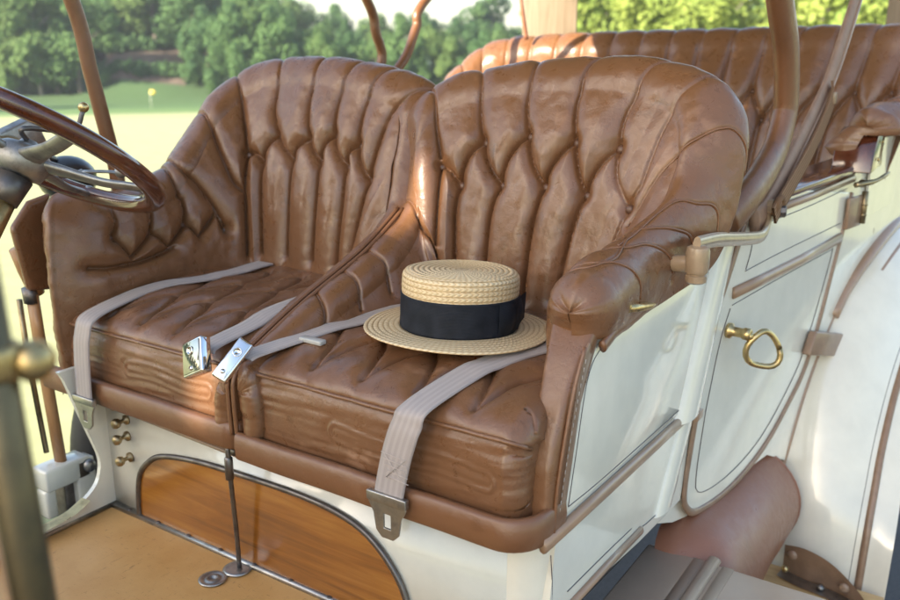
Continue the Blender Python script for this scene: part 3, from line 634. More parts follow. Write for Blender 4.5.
fen = MB().grid(G).build('rear_fender', M['white'], car)
off = np.array((0, -.004, .003))
MB().tube(O_+off, 1, 8, flat=(.009, .006), up=(0, -1, .5)).build('fender_bead', M['tan_dark'], fen)
MB().tube(I_[8:31]*.95+O_[8:31]*.05+off*1.4, 1, 8, flat=(.007, .006), up=(0, -1, .5)).build('fender_bead', M['tan'], fen)
MB().tube(I_[29:]*.96+O_[29:]*.04+off*2, 1, 12, flat=(.019, .015), up=(0, -1, .5)).build('fender_bead', M['tan'], fen)
MB().tube(I_[27:]*.70+O_[27:]*.30+off*4, 1, 8, flat=(.008, .007), up=(0, -1, .5)).build('fender_bead', M['tan'], fen)
Q = I_*.89+O_*.11+off*2; stripe(Q[8:], par=fen)
Q = I_*.09+O_*.91+off*2; stripe(Q, par=fen)
mbk = MB(); Pb = smooth_poly([(.118, 1.095, -.498), (.17, 1.075, -.484), (.23, 1.065, -.497), (.29, 1.045, -.530), (.335, 1.02, -.565)], 8)
G = np.array([[p+np.array((0, -.004, 0)), p*np.array((1, 1, 0))+np.array((0, 0, -.566))] for p in Pb]); mbk.grid(G, flip=True)
mbk.build('angle_bracket', M['tan_dark'], car)
for x_, y_, z_ in ((.140, 1.085, -.515), (.265, 1.05, -.540)):
    MB().ball((x_, y_-.004, z_), .012, 12, (1, .6, 1)).build('rivet', M['tan'], car)
G = np.array([[(p[0], p[1]-.004, -.5635), (p[0]-.004, p[1]-.045, -.5625)] for p in Pb]); MB().grid(G).build('bracket_foot', M['nickel'], car)
MB().ball((.215, 1.045, -.556), .010, 10, (1, 1, .7)).build('rivet', M['nickel'], car)
MB().ball((.130, 1.060, -.545), .009, 10, (1, 1, 1)).build('rivet', M['brass'], car)
# running board
rbd = MB().box((-.10, .05, -.59), (.345, 1.10, -.566)).build('running_board', M['board_wood'], car, smooth=False)
for k in range(4): MB().tube([(.345+.006*k, .1, -.572-.004*k), (.345+.006*k, 1.0-.01*k, -.572-.004*k), (.32+.006*k, 1.085, -.572-.004*k), (.26, 1.12, -.575-.004*k)], .0035, 6).build('edge_rib', M['nickel'], rbd)
# red-brown leather boot against the sill
G = []
for y in np.r_[.545, .55, .56, .575, .60, .63, np.linspace(.67, 1.10, 12)]:
    k_ = .137*(1-.55*max(0, (.66-y)/.115)**2.2)
    G.append([(.0+k_*math.sin(a)+.002*math.sin(y*20+a*3), y+.008*math.sin(a*2), -.402+k_*math.cos(a)) for a in np.linspace(-.3, math.pi*.92, 22)])
G = np.array(G); mb = MB().grid(G); mb.add(G[-1], [tuple(range(22))]); mb.add(G[0], [tuple(range(22))])
bt = mb.build('leather_boot', M['leather_boot'], car, autos=60)
MB().tube(G[-1][:, :]+np.array((0, .004, 0)), .0030, 6).build('boot_edge', M['leather_boot'], bt)
# taupe tool box on the running board
bx = MB().box((-.045, .05, -.565), (.40, .585, -.318)).build('tool_box', M['box'], car, bevel=.004)
lid = MB().box((-.050, .05, -.317), (.405, .592, -.300)).build('lid', M['box'], bx, bevel=.004)
MB().tube([(.082, .06, -.296), (.082, .597, -.296)], 1, 12, flat=(.013, .009), up=(0, 0, 1)).build('lid_hinge', M['box'], bx)
MB().box((.100, .06, -.3002), (.122, .59, -.2985)).build('hinge_leaf', M['box'], bx)
MB().box((.0725, .06, -.3002), (.045, .59, -.2985)).build('hinge_leaf', M['box'], bx)

M['bracket'] = paint('tan enamelled iron', (.30, .205, .125), .34, .5, .16, .1, 50)
# top irons: near side bracket -------------------------------------------------
br = MB().lathe([(.012, 0), (.0165, .003), (.0165, .013), (.0145, .0145), (.0145, .0165), (.0175, .018), (.0188, .030), (.0185, .052), (.017, .058), (.010, .061)], (.068, .388, .304), (0, 0, 1), 20)
br.tube([(.03, .395, .33), (.068, .388, .335)], .014, 12)
arm = smooth_poly([(.068, .380, .368), (.068, .48, .358), (.068, .62, .336), (.068, .74, .318), (.067, .79, .316), (.065, .825, .330), (.062, .838, .352)], 6)
br.tube(arm, 1, 8, flat=(.0065, .0125), up=(0, 0, 1))
br.lathe([(.018, 0), (.018, .016)], (.054, .842, .360), (1, 0, 0), 18)
br.build('top_bracket', M['bracket'], car, autos=40)
lk = MB().tube(smooth_poly([(.022, .90, .330), (.022, .905, .36), (.022, .93, .395), (.020, .92, .43)], 5), 1, 10, flat=(.014, .008), up=(1, 0, 0)); lk.lathe([(.020, 0), (.020, .014)], (.012, .90, .328), (1, 0, 0), 16)
lk.build('top_link', M['bracket'], car)
nt_ = MB().lathe([(.010, 0), (.012, .003), (.012, .016), (.009, .018)], (.072, .86, .352), (1, .3, 0), 8); nt_.build('bracket_nut', M['steel'], car, smooth=False)
ct = MB().lathe([(.009, -.012), (.010, 0), (.010, .014), (.006, .018)], (.006, .235, .292), (1, -.2, 0), 14); ct.tube([(.016, .232, .292), (.026, .25, .290), (.028, .30, .281), (.027, .325, .278)], [.006, .007, .006, .002], 8); ct.build('side_catch', M['brass'], car)

M['band'] = paint('tan strap leather', (.30, .185, .125), .62, 0, .12, .1, 40)
def bow(P, w, t, name='top_bow', m='leather_trim', up=(1, 0, 0)):
    return MB().tube(smooth_poly(P, 10), 1, 14, flat=(w, t), up=up).build(name, M[m], car)
TZ = 1.32
bow([(.03, .66, .355), (.045, .721, .391), (.05, .80, .425), (.05, .889, .470), (.05, .930, .520), (.05, .939, .565), (.05, .898, .662), (.05, .815, .750), (.05, .68, .90), (.04, .50, 1.1), (.03, .40, TZ)], .036, .024)
bow([(.045, .80, .335), (.055, .861, .355), (.055, 1.071, .455), (.055, 1.22, .53), (.055, 1.331, .597), (.055, 1.541, .788), (.055, 1.75, 1.0), (.03, 2.05, TZ)], .034, .011, m='band')
MB().tube(smooth_poly([(.067, .90, .378), (.067, 1.071, .459), (.067, 1.331, .601), (.067, 1.541, .792), (.067, 1.75, 1.004)], 8), .0045, 6).build('bow_piping', M['tan'], car)
# woven strap
def ribbon(P, wdir, w, name, m, parent, th=.003):
    P = np.asarray(P, float); W = np.broadcast_to(np.asarray(wdir, float), P.shape); s = np.r_[0, np.cumsum(np.linalg.norm(np.diff(P, axis=0), axis=1))]
    T = unit(np.gradient(P, axis=0)); W = unit(W-T*np.einsum('ij,ij->i', W, T)[:, None]); Nn = np.cross(T, W)
    cols = np.linspace(-.5, .5, 7); G = []; U = []
    for sg in (1, -1):
        for c in (cols if sg == 1 else cols[::-1]):
            G.append(P+W*c*w+Nn*sg*th/2); U.append(np.stack([np.full(len(P), c+.5), s], 1))
    G.append(G[0]); U.append(U[0])
    return MB().grid(np.array(G).transpose(1, 0, 2), np.array(U).transpose(1, 0, 2)).build(name, M[m], parent, uv=True)
M['strap'] = webbing('woven leather strap', (.30, .175, .10), (.18, .10, .055), .85, 0)
ribbon(smooth_poly([(.078, .815, .350), (.078, .842, .362), (.078, .955, .403), (.079, 1.078, .453), (.079, 1.19, .510), (.078, 1.262, .558), (.070, 1.29, .585)], 10), (.1, .42, -.9), .036, 'woven_strap', 'strap', car, .005)
MB().box((.074, 1.255, .545), (.086, 1.275, .572)).build('strap_keeper', M['bracket'], car, bevel=.003)
MB().tube(smooth_poly([(.074, .83, .35), (.078, .83, .372), (.078, .86, .380), (.078, .87, .36), (.072, .84, .350)], 5), .007, 8).build('strap_knot', M['strap'], car)
# far side bows
bow([(-1.14, .78, .36), (-1.15, 1.0, .48), (-1.15, 1.15, .63), (-1.15, 1.13, .72), (-1.15, 1.09, .81), (-1.15, .85, 1.05), (-1.13, .60, TZ)], .014, .014)
bow([(-1.14, .80, .36), (-1.15, 1.12, .55), (-1.15, 1.26, .64), (-1.15, 1.33, .74), (-1.15, 1.38, .82), (-1.15, 1.8, 1.08), (-1.13, 2.3, TZ)], .014, .014)
bow([(-1.16, .235, .37), (-1.155, .228, .43), (-1.15, .212, .50), (-1.15, .19, .62), (-1.15, .165, .757), (-1.15, .06, 1.05), (-1.13, -.12, TZ)], .016, .014)
MB().ball((-1.155, .21, .455), .013).build('bow_joint', M['tan_dark'], car)
MB().tube([(-1.155, .235, .375), (-1.155, .232, .43)], [.012, .016], 10).build('bow_socket', M['tan_dark'], car)
# dark strap hanging from the rear bow
MB().tube(smooth_poly([(-1.00, 1.72, 1.0), (-1.005, 1.72, .86), (-1.0, 1.725, .80), (-.995, 1.75, .71)], 6), [.007]*19, 8).build('hanging_strap', M['leather_boot'], car)
MB().tube([(-1.00, 1.72, .95), (-1.005, 1.72, .87)], 1, 8, flat=(.022, .012), up=(0, 1, 0)).build('strap_tab', M['leather_boot'], car)
# canopy
G = np.array([[(xx, y, TZ+.02+.07*math.cos((xx+.555)/.62*1.45)-.02*((y-1.1)/1.3)**2) for xx in np.linspace(-1.17, .06, 16)] for y in np.linspace(-.15, 2.45, 16)])
cn = np.concatenate([G.reshape(-1, 3), G.reshape(-1, 3)+np.array((0, 0, .008))]); mb = MB(); mb.grid(G); mb.grid(G+np.array((0, 0, .008)), flip=True)
mb.build('canopy', M['canopy'], car)

# rear arm: mahogany end block and side rail
MB().prism([(.075, 1.30, .378), (.150, 1.32, .378), (.150, 1.34, .44), (.15, 1.39, .465), (.150, 1.45, .452), (.150, 1.44, .40), (.15, 1.52, .378)], (-.006, .0, 0)) if False else None
blk = MB().prism([(.168, 1.335, .383), (.168, 1.352, .430), (.168, 1.385, .470), (.168, 1.44, .484), (.168, 1.50, .470), (.168, 1.485, .42), (.168, 1.50, .388)], (-.09, 0, 0)).build('arm_block', M['mahogany'], rear_seat, bevel=.003)
for z in (.412, .452): MB().ball((.172, 1.395+(z-.41)*.9, z), .0052, 8, (.6, 1, 1)).build('screw', M['brass'], rear_seat)
MB().prism([dp(1.50, .37, .0), dp(1.51, .40, .0), dp(1.56, .45, .0), (.19, 1.9, .455), (.21, 2.3, .46), (.24, 2.3, .30), dp(1.5, .25, .0)], dn*.006).build('rear_quarter', M['white'], car, smooth=False)

# steering wheel ---------------------------------------------------------------
WC = np.array((-.854, -.138, .512)); a_ = .598; wu = np.array((1., 0, 0)); wv = np.array((0, math.cos(a_), -math.sin(a_))); wn = np.array((0, math.sin(a_), math.cos(a_)))
sw = thing('x', 'x', 'x') if False else None
th = np.linspace(0, 2*math.pi, 97)
rim = WC+.206*(np.cos(th)[:, None]*wu+np.sin(th)[:, None]*wv)
V = []
for k in range(96):
    c_ = unit(rim[k]-WC)
    for j in range(14): V.append(rim[k]+c_*.0185*math.cos(2*math.pi*j/14)+wn*.0150*math.sin(2*math.pi*j/14))
F_ = [(k*14+j, ((k+1) % 96)*14+j, ((k+1) % 96)*14+(j+1) % 14, k*14+(j+1) % 14) for k in range(96) for j in range(14)]
wheel = mesh('steering_wheel', V, F_, M['mahogany'], car)
hubc = WC-wn*.026
MB().lathe([(.020, -.03), (.040, -.022), (.046, -.004), (.046, .010), (.034, .020), (.016, .026), (.012, .034), (.002, .036)], hubc, wn, 28).build('hub', M['alu'], wheel)
def spoke(ang):
    d_ = math.cos(ang)*wu+math.sin(ang)*wv
    P = smooth_poly([hubc+d_*.030+wn*.002, hubc+d_*.075+wn*.006, hubc+d_*.13+wn*.010, hubc+d_*.175+wn*.020, hubc+d_*.205+wn*.024], 5)
    n = len(P); mb = MB().tube(P, list(np.interp(np.arange(n), [0, n*.35, n-1], [1.35, .9, .75])), 10, flat=(.0165, .0075), up=wn)
    mb.ball(hubc+d_*.200+wn*.030, .011); mb.build('spoke', M['alu'], wheel)
for ang in (.66, -.27, 2.0, 3.3, -1.6): spoke(ang)
MB().tube([hubc-wn*.03, hubc-wn*.30], .021, 18).build('steering_column', M['brass'], car)
MB().tube([hubc-wn*.03, hubc-wn*.075], [.030, .024], 18).build('column_collar', M['steel'], car)
lv = MB().tube(smooth_poly([hubc+wn*.03, hubc+wn*.04+wu*.02-wv*.03, np.array((-.852, -.06, .53)), np.array((-.85, -.037, .562))], 5), .0042, 8)
lv.build('control_lever', M['steel'], car); MB().ball((-.85, -.036, .567), .009, 12).build('lever_knob', M['brass'], car)
qd = MB().tube(smooth_poly([(-.90, -.02, .455), (-.87, .02, .452), (-.84, .05, .44), (-.80, .06, .425)], 5), 1, 8, flat=(.010, .003), up=(0, 0, 1)); qd.ball((-.86, .03, .452), .011); qd.tube([(-.80, .06, .425), (-.80, .065, .40)], .008, 8)
qd.tube(smooth_poly([hubc-wn*.03, (-.89, -.05, .452), (-.90, -.02, .455)], 5), .005, 8); qd.build('throttle_quadrant', M['alu'], car)

# horn bulb outside the far arm, levers, tyre
hb_ = MB().ball((-1.235, .165, .398), .060, 26, (1, 1, .82)); hb_.lathe([(.022, 0), (.018, .03), (.012, .05)], (-1.235, .13, .43), (-.1, -.6, .5), 14)
hb_.build('horn_bulb', M['horn_black'], car)
MB().tube(smooth_poly([(-1.235, .10, .46), (-1.24, .03, .49), (-1.25, -.08, .42), (-1.25, -.2, .25)], 6), .009, 8).build('horn_tube', M['brass_dark'], car)
MB().prism([(-1.27, .02, .50), (-1.27, .10, .53), (-1.27, .13, .45), (-1.27, .06, .41)], (.02, .02, 0)).build('horn_bracket', M['nickel'], car, bevel=.004)
hl = MB().tube([(-1.16, -.010, .285), (-1.16, .004, .24), (-1.16, .021, .185)], [.0145, .0165, .015], 12).build('hand_lever', M['lever_wood'], car)
MB().tube([(-1.16, .010, .188), (-1.16, .012, .10), (-1.16, .018, -.05), (-1.16, .024, -.19)], 1, 10, flat=(.0165, .011), up=(0, -1, 0)).build('lever_bar', M['lever_wood'], hl)
MB().tube([(-1.162, .006, .200), (-1.162, .008, .17)], 1, 10, flat=(.019, .014), up=(0, -1, 0)).build('lever_clip', M['steel'], hl)
MB().tube([(-1.185, -.004, .175), (-1.19, .0, .05), (-1.19, .012, -.17)], .006, 8).build('catch_rod', M['brass_dark'], hl)
bk = MB().box((-1.185, -.03, -.235), (-1.13, .075, -.185)); bk.box((-1.18, -.03, -.30), (-1.14, -.005, -.235)); bk.box((-1.17, .04, -.34), (-1.13, .085, -.19)); bk.build('lever_bracket', M['white'], car, bevel=.006)
MB().lathe([(.014, 0), (.014, .012), (.009, .016)], (-1.13, .068, -.205), (1, -.3, 0), 10).build('bracket_bolt', M['nickel'], car)
MB().box((-1.20, .02, -.42), (-1.15, .06, -.24)).build('lever_rod', M['steel'], car, bevel=.004)
MB().prism([(-1.13, -.03, .33), (-1.145, .02, .375), (-1.15, .075, .385), (-1.15, .055, .345), (-1.145, .062, .30), (-1.14, .05, .19), (-1.135, -.01, .20)], (-.022, .004, 0)).build('arm_flap', M['leather'], car, bevel=.010, seg=4)
def torus(c, R_, r_, ax, mt, name, sq=1, par=car):
    ax = unit(np.array(ax, float)); u = np.array((0, 1., 0)); u = unit(u-ax*(u@ax)); v = np.cross(ax, u); V = []
    for k in range(64):
        d_ = math.cos(2*math.pi*k/64)*u+math.sin(2*math.pi*k/64)*v
        for j in range(16): V.append(np.array(c)+d_*(R_+r_*math.cos(2*math.pi*j/16))+ax*r_*sq*math.sin(2*math.pi*j/16))
    return mesh(name, V, [(k*16+j, ((k+1) % 64)*16+j, ((k+1) % 64)*16+(j+1) % 16, k*16+(j+1) % 16) for k in range(64) for j in range(16)], M[mt], par)
ty = torus((-1.30, .545, -.30), .36, .060, (1, .05, 0), 'rubber', 'spare_tyre'); torus((-1.285, .545, -.30), .300, .024, (1, .05, 0), 'grey_rim', 'rim', 1, ty)
mb = MB().lathe([(.07, -.03), (.075, 0), (.05, .04)], (-1.30, .545, -.30), (1, .05, 0), 20)
for k in range(12): mb.tube([(-1.30, .545, -.30), (-1.30, .545+.30*math.cos(k*math.pi/6), -.30+.30*math.sin(k*math.pi/6))], [.022, .016], 8)
mb.build('wheel_spokes', M['white'], ty)
# dark rubber buffer behind the fender
rbf = MB().lathe([(.012, -.045), (.026, -.040), (.030, -.02), (.030, .012), (.024, .020)], (.352, 1.40, -.405), (1, -.4, 0), 20)
rbf.build('rubber_buffer', M['rubber'], car); MB().tube([(.335, 1.405, -.405), (.22, 1.50, -.42), (.05, 1.60, -.44)], .014, 10).build('buffer_arm', M['black_paint'], car)

# windscreen post nearest the viewer, blurred
wp_ = MB().tube([(.030, -.684, -.20), (.014, -.685, .33), (.000, -.686, .60)], .0125, 20).build('windscreen_post', M['brass_post'], car)
kn = MB().ball((.019, -.668, .476), .0125, 18); kn.tube([(.008, -.682, .474), (-.03, -.70, .462)], [.009, .010], 12); kn.lathe([(.0135, -.010), (.0150, -.007), (.0150, .007), (.0135, .010)], (.007, -.684, .478), (0, 0, 1), 20)
kn.build('post_knob', M['brass'], wp_)
MB().tube([(-.008, -.694, .46), (.0, -.690, .34), (.006, -.686, .24), (.012, -.685, .0)], .0045, 8).build('glass_edge', M['tan_dark'], wp_)
MB().box((-1.1, -.92, -.30), (.02, -.86, .16)).build('dashboard', M['panel_wood'], car)
# ------------------------------------------------------------------ loose seat cushions
def cushion(xa, xb, lines2, label, seed, oval):
    nx, nv = 230, 200; yb = .47
    prof = [(yb, .10), (yb+.004, .150), (yb-.01, .176), (.38, .182), (.25, .186), (.14, .184), (.06, .176), (.032, .167), (.018, .158), (.011, .150), (.010, .146), (.006, .138), (.001, .12), (-.001, .095), (.000, .060), (.004, .034), (.012, .018), (.04, .012)]
    P = resample(catmull(np.array([(0, y, z) for y, z in prof], float), 8), nv)[:, 1:]
    G = np.zeros((nx, nv, 3)); cx = (xa+xb)/2; hw = (xb-xa)/2
    for i in range(nx):
        u = -1+2*i/(nx-1); e = abs(u)**6
        x = cx+hw*math.sin(u*math.pi/2)**1 if False else cx+hw*(u if abs(u) < .93 else np.sign(u)*(.93+.07*math.sin((abs(u)-.93)/.07*math.pi/2)))
        for j in range(nv):
            y, z = P[j]; f = max(0, (abs(u)-.90)/.10)
            crown = .004*(1-u*u)
            G[i, j] = (x, y+(.03*f*f if y < .05 else -.02*f*f), z+(crown if z > .15 else crown*.1)-(.020*f*f if z > .13 else 0)+(.010*f*f if z < .05 else 0))
    Nn = grid_normals(G)
    if Nn[nx//2, 60][2] < 0: Nn = -Nn; flip = True
    else: flip = False
    V = G.reshape(-1, 3)
    pts = []
    for l in lines2:
        q = resample(catmull(np.array([(x, y, 0) for x, y in l], float), 8), 60)
        pts.append(np.array([(x, y, np.interp(y, P[::-1, 0][-1:].tolist()+[0], [.18, .18]) if False else .19) for x, y, _ in q]))
    top = (V[:, 2] > .14) & (V[:, 1] > .010)
    cp = np.concatenate(pts); cp[:, 2] = 0; V0 = V.copy(); V0[:, 2] = 0
    d = np.where(top, kd_dist(cp, V0), 1.0)
    q_ = 1-np.clip(d/.036, 0, 1); H = np.where(top, .0125*np.sqrt(np.clip(1-q_*q_, 0, 1))-.004*np.exp(-(d/.0035)**2), .004)
    front = (V[:, 1] < .035) & (V[:, 2] < .147)
    rid = fbm(V, (3.0, 20, 40), seed, 3)
    rnd_ = random.Random(seed); cr = np.zeros(len(V))
    for _ in range(34):
        xc_, zc_ = rnd_.uniform(xa, xb), rnd_.uniform(.028, .140); l_ = rnd_.uniform(.03, .15); sl, cu = rnd_.gauss(0, .05), rnd_.gauss(0, .45); dp_ = rnd_.uniform(.0006, .0022); w_ = rnd_.uniform(.0016, .0032)
        t_ = V[:, 0]-xc_; zz = zc_+sl*t_+cu*t_*t_; fade = np.clip(1-np.abs(t_)/l_, 0, 1)**.7; e_ = V[:, 2]-zz
        cr += fade*dp_*(-np.exp(-(e_/w_)**2)+.45*np.exp(-((e_-w_*2.4)/(w_*2.0))**2))
    H += np.where(front, .0016*rid+cr+0*rid, .0032*fbm(V, (11, 11, 11), seed+3, 3))
    # a long stitched oval raised on the front face
    ox0, ox1, oz = oval; xx = np.clip(V[:, 0], ox0+.014, ox1-.014); dd = np.abs(np.hypot(V[:, 0]-xx, V[:, 2]-oz-.004*np.sin(V[:, 0]*30))-.014)
    H = np.where(front, H*(1-.75*np.exp(-(dd/.010)**2))+.0036*np.exp(-(dd/.0030)**2), H)
    # the welt between top and front
    D = (V+Nn.reshape(-1, 3)*H[:, None]).reshape(nx, nv, 3)
    mb = MB().grid(D, flip=flip)
    for e in (0, -1):
        c = D[e].mean(0); k = len(mb.v); n0 = 0 if e == 0 else (nx-1)*nv
        mb.v.append(tuple(c)); mb.uv.append((0, 0)); mb.f += [((n0+j, n0+j+1, k) if (e == 0) != flip else (n0+j+1, n0+j, k)) for j in range(nv-1)]
    o = mb.build('seat_cushion', M['leather_cushion']); tag(o, label, 'seat cushion', 'seat cushions')
    jw = int(np.argmin(np.abs(P[:, 1]-.149)+(P[:, 0] > .1)*9))
    W = D[2:-2, jw]+Nn[2:-2, jw]*.0005
    MB().tube(W[::3], .0034, 8).build('welt', M['leather_cushion'], o)
    bv = BVHTree.FromPolygons([Vector(v) for v in mb.v], mb.f)
    return o, bv
def biscuit(x0, x1, ph):
    L_ = []; n = 5; w = (x1-x0)/n
    for r, y0 in enumerate((.03, .155, .28)):
        for k in range(-1, n+1):
            xs = x0+w*(k+.5*(r % 2)+ph)
            L_.append([(xs, y0), (xs+.012, y0+.03), (xs+w*.25, y0+.085), (xs+w*.5, y0+.125)]); L_.append([(xs+w, y0), (xs+w*.96, y0+.03), (xs+w*.75, y0+.085), (xs+w*.5, y0+.125)])
    return L_
cush_n, bvn = cushion(-.535, -.030, biscuit(-.535, -.03, .15), 'leather seat cushion with the straw hat on it', 3, (-.36, -.065, .088))
cush_f, bvf = cushion(-1.058, -.582, biscuit(-1.058, -.582, .3), 'leather seat cushion under the steering wheel, in front of the driver backrest', 11, (-.86, -.625, .095))

# ------------------------------------------------------------------ seat belts
def drape(bv, x, y):
    h = bv.ray_cast(Vector((x, y, .6)), Vector((0, 0, -1)))
    return h[0].z if h[0] is not None else .15
def belt(name, label, bv, top, front, w, parent_group='seat belts', lift=.0035):
    """top: (x, y) points laid over the cushion; front: 3-D points hanging down its front"""
    T = resample(catmull(np.array([(x, y, 0) for x, y in top], float), 8), 60)
    t2 = unit(np.gradient(T, axis=0)); W = np.stack([-t2[:, 1], t2[:, 0], t2[:, 2]], 1)
    Z = np.array([[drape(bv, *(T[i]+W[i]*c*w)[:2]) for c in (-.5, -.25, 0, .25, .5)] for i in range(60)])
    z = Z.max(1)*.6+Z.mean(1)*.4
    for _ in range(10): z[1:-1] = np.maximum(z[1:-1]*.5+(z[:-2]+z[2:])*.25, Z.mean(1)[1:-1])
    P = np.stack([T[:, 0], T[:, 1], z+lift], 1)
    if front: P = resample(catmull(np.r_[P[::6][:-1], np.array(front, float)], 10), 110)
    Wd = np.array([[-1, 0, 0]]*len(P), float)
    t2 = unit(np.gradient(P, axis=0)); k = np.clip(np.hypot(t2[:, 0], t2[:, 1]), 0, 1)
    Wt = np.stack([-t2[:, 1], t2[:, 0], t2[:, 2]*0], 1); Wt = np.where((Wt[:, :1] > 0), -Wt, Wt)
    Wd = unit(Wt*k[:, None]**2+Wd*(1-k[:, None]**2)+1e-6)
    root = thing(name, label, 'seat belt', tuple(P[0]), parent_group)
    ribbon(P, Wd, w, 'webbing', 'webbing', root, .0028)
    return root, P, Wd
def tongue(root, c, sc=1.0, tilt=0):
    """flat pressed tongue with a slot, hanging at c (its top), facing -Y"""
    c = np.array(c, float); s = sc
    out = [(-.030, 0), (-.033, -.008), (-.024, -.024), (-.020, -.050), (-.010, -.060), (.010, -.060), (.020, -.050), (.024, -.024), (.033, -.008), (.030, 0)]
    hole = [(-.006, -.022), (-.006, -.044), (.006, -.044), (.006, -.022)]
    bm = bmesh.new()
    ov = [bm.verts.new((c[0]+x*s, c[1], c[2]+z*s)) for x, z in out]; hv = [bm.verts.new((c[0]+x*s, c[1], c[2]+z*s)) for x, z in hole]
    es = [bm.edges.new((a[i], a[(i+1) % len(a)])) for a in (ov, hv) for i in range(len(a))]
    bmesh.ops.triangle_fill(bm, edges=es, use_beauty=True)
    g = bmesh.ops.extrude_face_region(bm, geom=bm.faces[:]); bmesh.ops.translate(bm, vec=(0, -.004, 0), verts=[v for v in g['geom'] if isinstance(v, bmesh.types.BMVert)])
    bmesh.ops.recalc_face_normals(bm, faces=bm.faces); me = bpy.data.meshes.new('tongue'); bm.to_mesh(me); bm.free(); me.materials.append(M['nickel'])
    o = bpy.data.objects.new('tongue', me); COL.objects.link(o); adopt(o, root)
    b = o.modifiers.new('b', 'BEVEL'); b.width = .0012; b.segments = 2; b.limit_method = 'ANGLE'
    MB().box((c[0]-.034*s, c[1]-.007, c[2]-.006*s), (c[0]+.034*s, c[1]+.003, c[2]+.009*s)).build('tongue_bar', M['nickel'], o, bevel=.002)
r1, P1, _ = belt('seat_belt', 'taupe seat belt with a metal tongue hanging over the front of the hat cushion', bvn, [(-.075, .40), (-.104, .30), (-.138, .215), (-.156, .14), (-.168, .07), (-.178, .02)], [(-.184, -.012, .176), (-.192, -.030, .150), (-.203, -.034, .115), (-.212, -.035, .080), (-.219, -.036, .046), (-.222, -.037, .024)], .050)
tongue(r1, (-.222, -.036, .030), 1.05)
st_ = MB()
for k in range(5):
    z = .104-k*.009
    st_.tube([(-.228+.003*k-.004+.0*k+(.204-.19)*0, -.0375, z), (-.188+.001*k, -.0375, z-.004)], .0006, 4)
st_.tube([(-.228, -.0375, .104), (-.196, -.0375, .066), (-.224, -.0375, .066), (-.190, -.0375, .100)], .0006, 4)
st_.build('stitching', M['stitch'], r1)
r2, P2, _ = belt('seat_belt', 'taupe seat belt with a metal tongue hanging over the front of the driver cushion', bvf, [(-.925, .43), (-.925, .33), (-.930, .24), (-.950, .16), (-.958, .10), (-.950, .05), (-.942, .02)], [(-.940, -.010, .182), (-.940, -.030, .152), (-.943, -.034, .115), (-.946, -.035, .075), (-.947, -.036, .045), (-.948, -.036, .018)], .046)
tongue(r2, (-.948, -.035, .020), .95)
r3, P3, _ = belt('seat_belt', 'taupe seat belt along the divider ending in a square chrome buckle', bvf, [(-.655, .40), (-.645, .27), (-.628, .15), (-.618, .07), (-.615, .02)], [(-.614, -.008, .185), (-.612, -.022, .175)], .044)
r4, P4, _ = belt('seat_belt', 'taupe seat belt from beside the hat ending in a long chrome buckle', bvn, [(-.432, .36), (-.455, .27), (-.478, .17), (-.497, .08), (-.510, .03)], [(-.516, .0, .188), (-.520, -.02, .184)], .040)
def frame(o, c, ex, ey, ez):
    m = Matrix((( ex[0], ey[0], ez[0], c[0]), (ex[1], ey[1], ez[1], c[1]), (ex[2], ey[2], ez[2], c[2]), (0, 0, 0, 1)))
    o.data.transform(m)
def buckle(root, c, long, face, L_, W_, T_):
    ez = unit(np.array(face, float)); ey = unit(np.array(long, float)-ez*(np.array(long, float)@ez)); ex = np.cross(ey, ez)
    b = MB().box((-W_/2, -L_/2, -T_/2), (W_/2, L_/2, T_/2)).build('buckle', M['chrome'], None, bevel=.0035, seg=3); frame(b, c, ex, ey, ez); adopt(b, root)
    p = MB().box((-W_/2+.004, -L_/2+.004, T_/2), (W_/2-.004, L_/2-.004, T_/2+.0018)).build('buckle_face', M['dark_mirror'] if W_ > .04 else M['chrome'], None, bevel=.001); frame(p, c, ex, ey, ez); adopt(p, b)
    q = MB().lathe([(.0075, 0), (.0075, .0022), (.0062, .003), (.0062, .0018)], (0, -L_*.18, T_/2+.0016), (0, 0, 1), 20); q.lathe([(.004, 0), (.004, .002)], (0, L_*.32, T_/2+.0016), (0, 0, 1), 16); q = q.build('rivet', M['chrome'], None); frame(q, c, ex, ey, ez); adopt(q, b)
    m_ = MB().box((-W_/2+.004, -L_/2-.0006, -T_/2+.004), (W_/2-.004, -L_/2+.012, T_/2-.004)).build('mouth', M['black_paint'], None); frame(m_, c, ex, ey, ez); adopt(m_, b)
buckle(r3, (-.603, -.046, .176), (.45, -.25, -.90), (-.17, -.92, .34), .060, .054, .020)
buckle(r4, (-.520, -.044, .186), (-.30, -.55, -.80), (.55, -.62, .55), .074, .026, .020)
MB().box((-.489, .072, .192), (-.441, .088, .200)).build('belt_slide', M['grey_rim'], r4, bevel=.002)

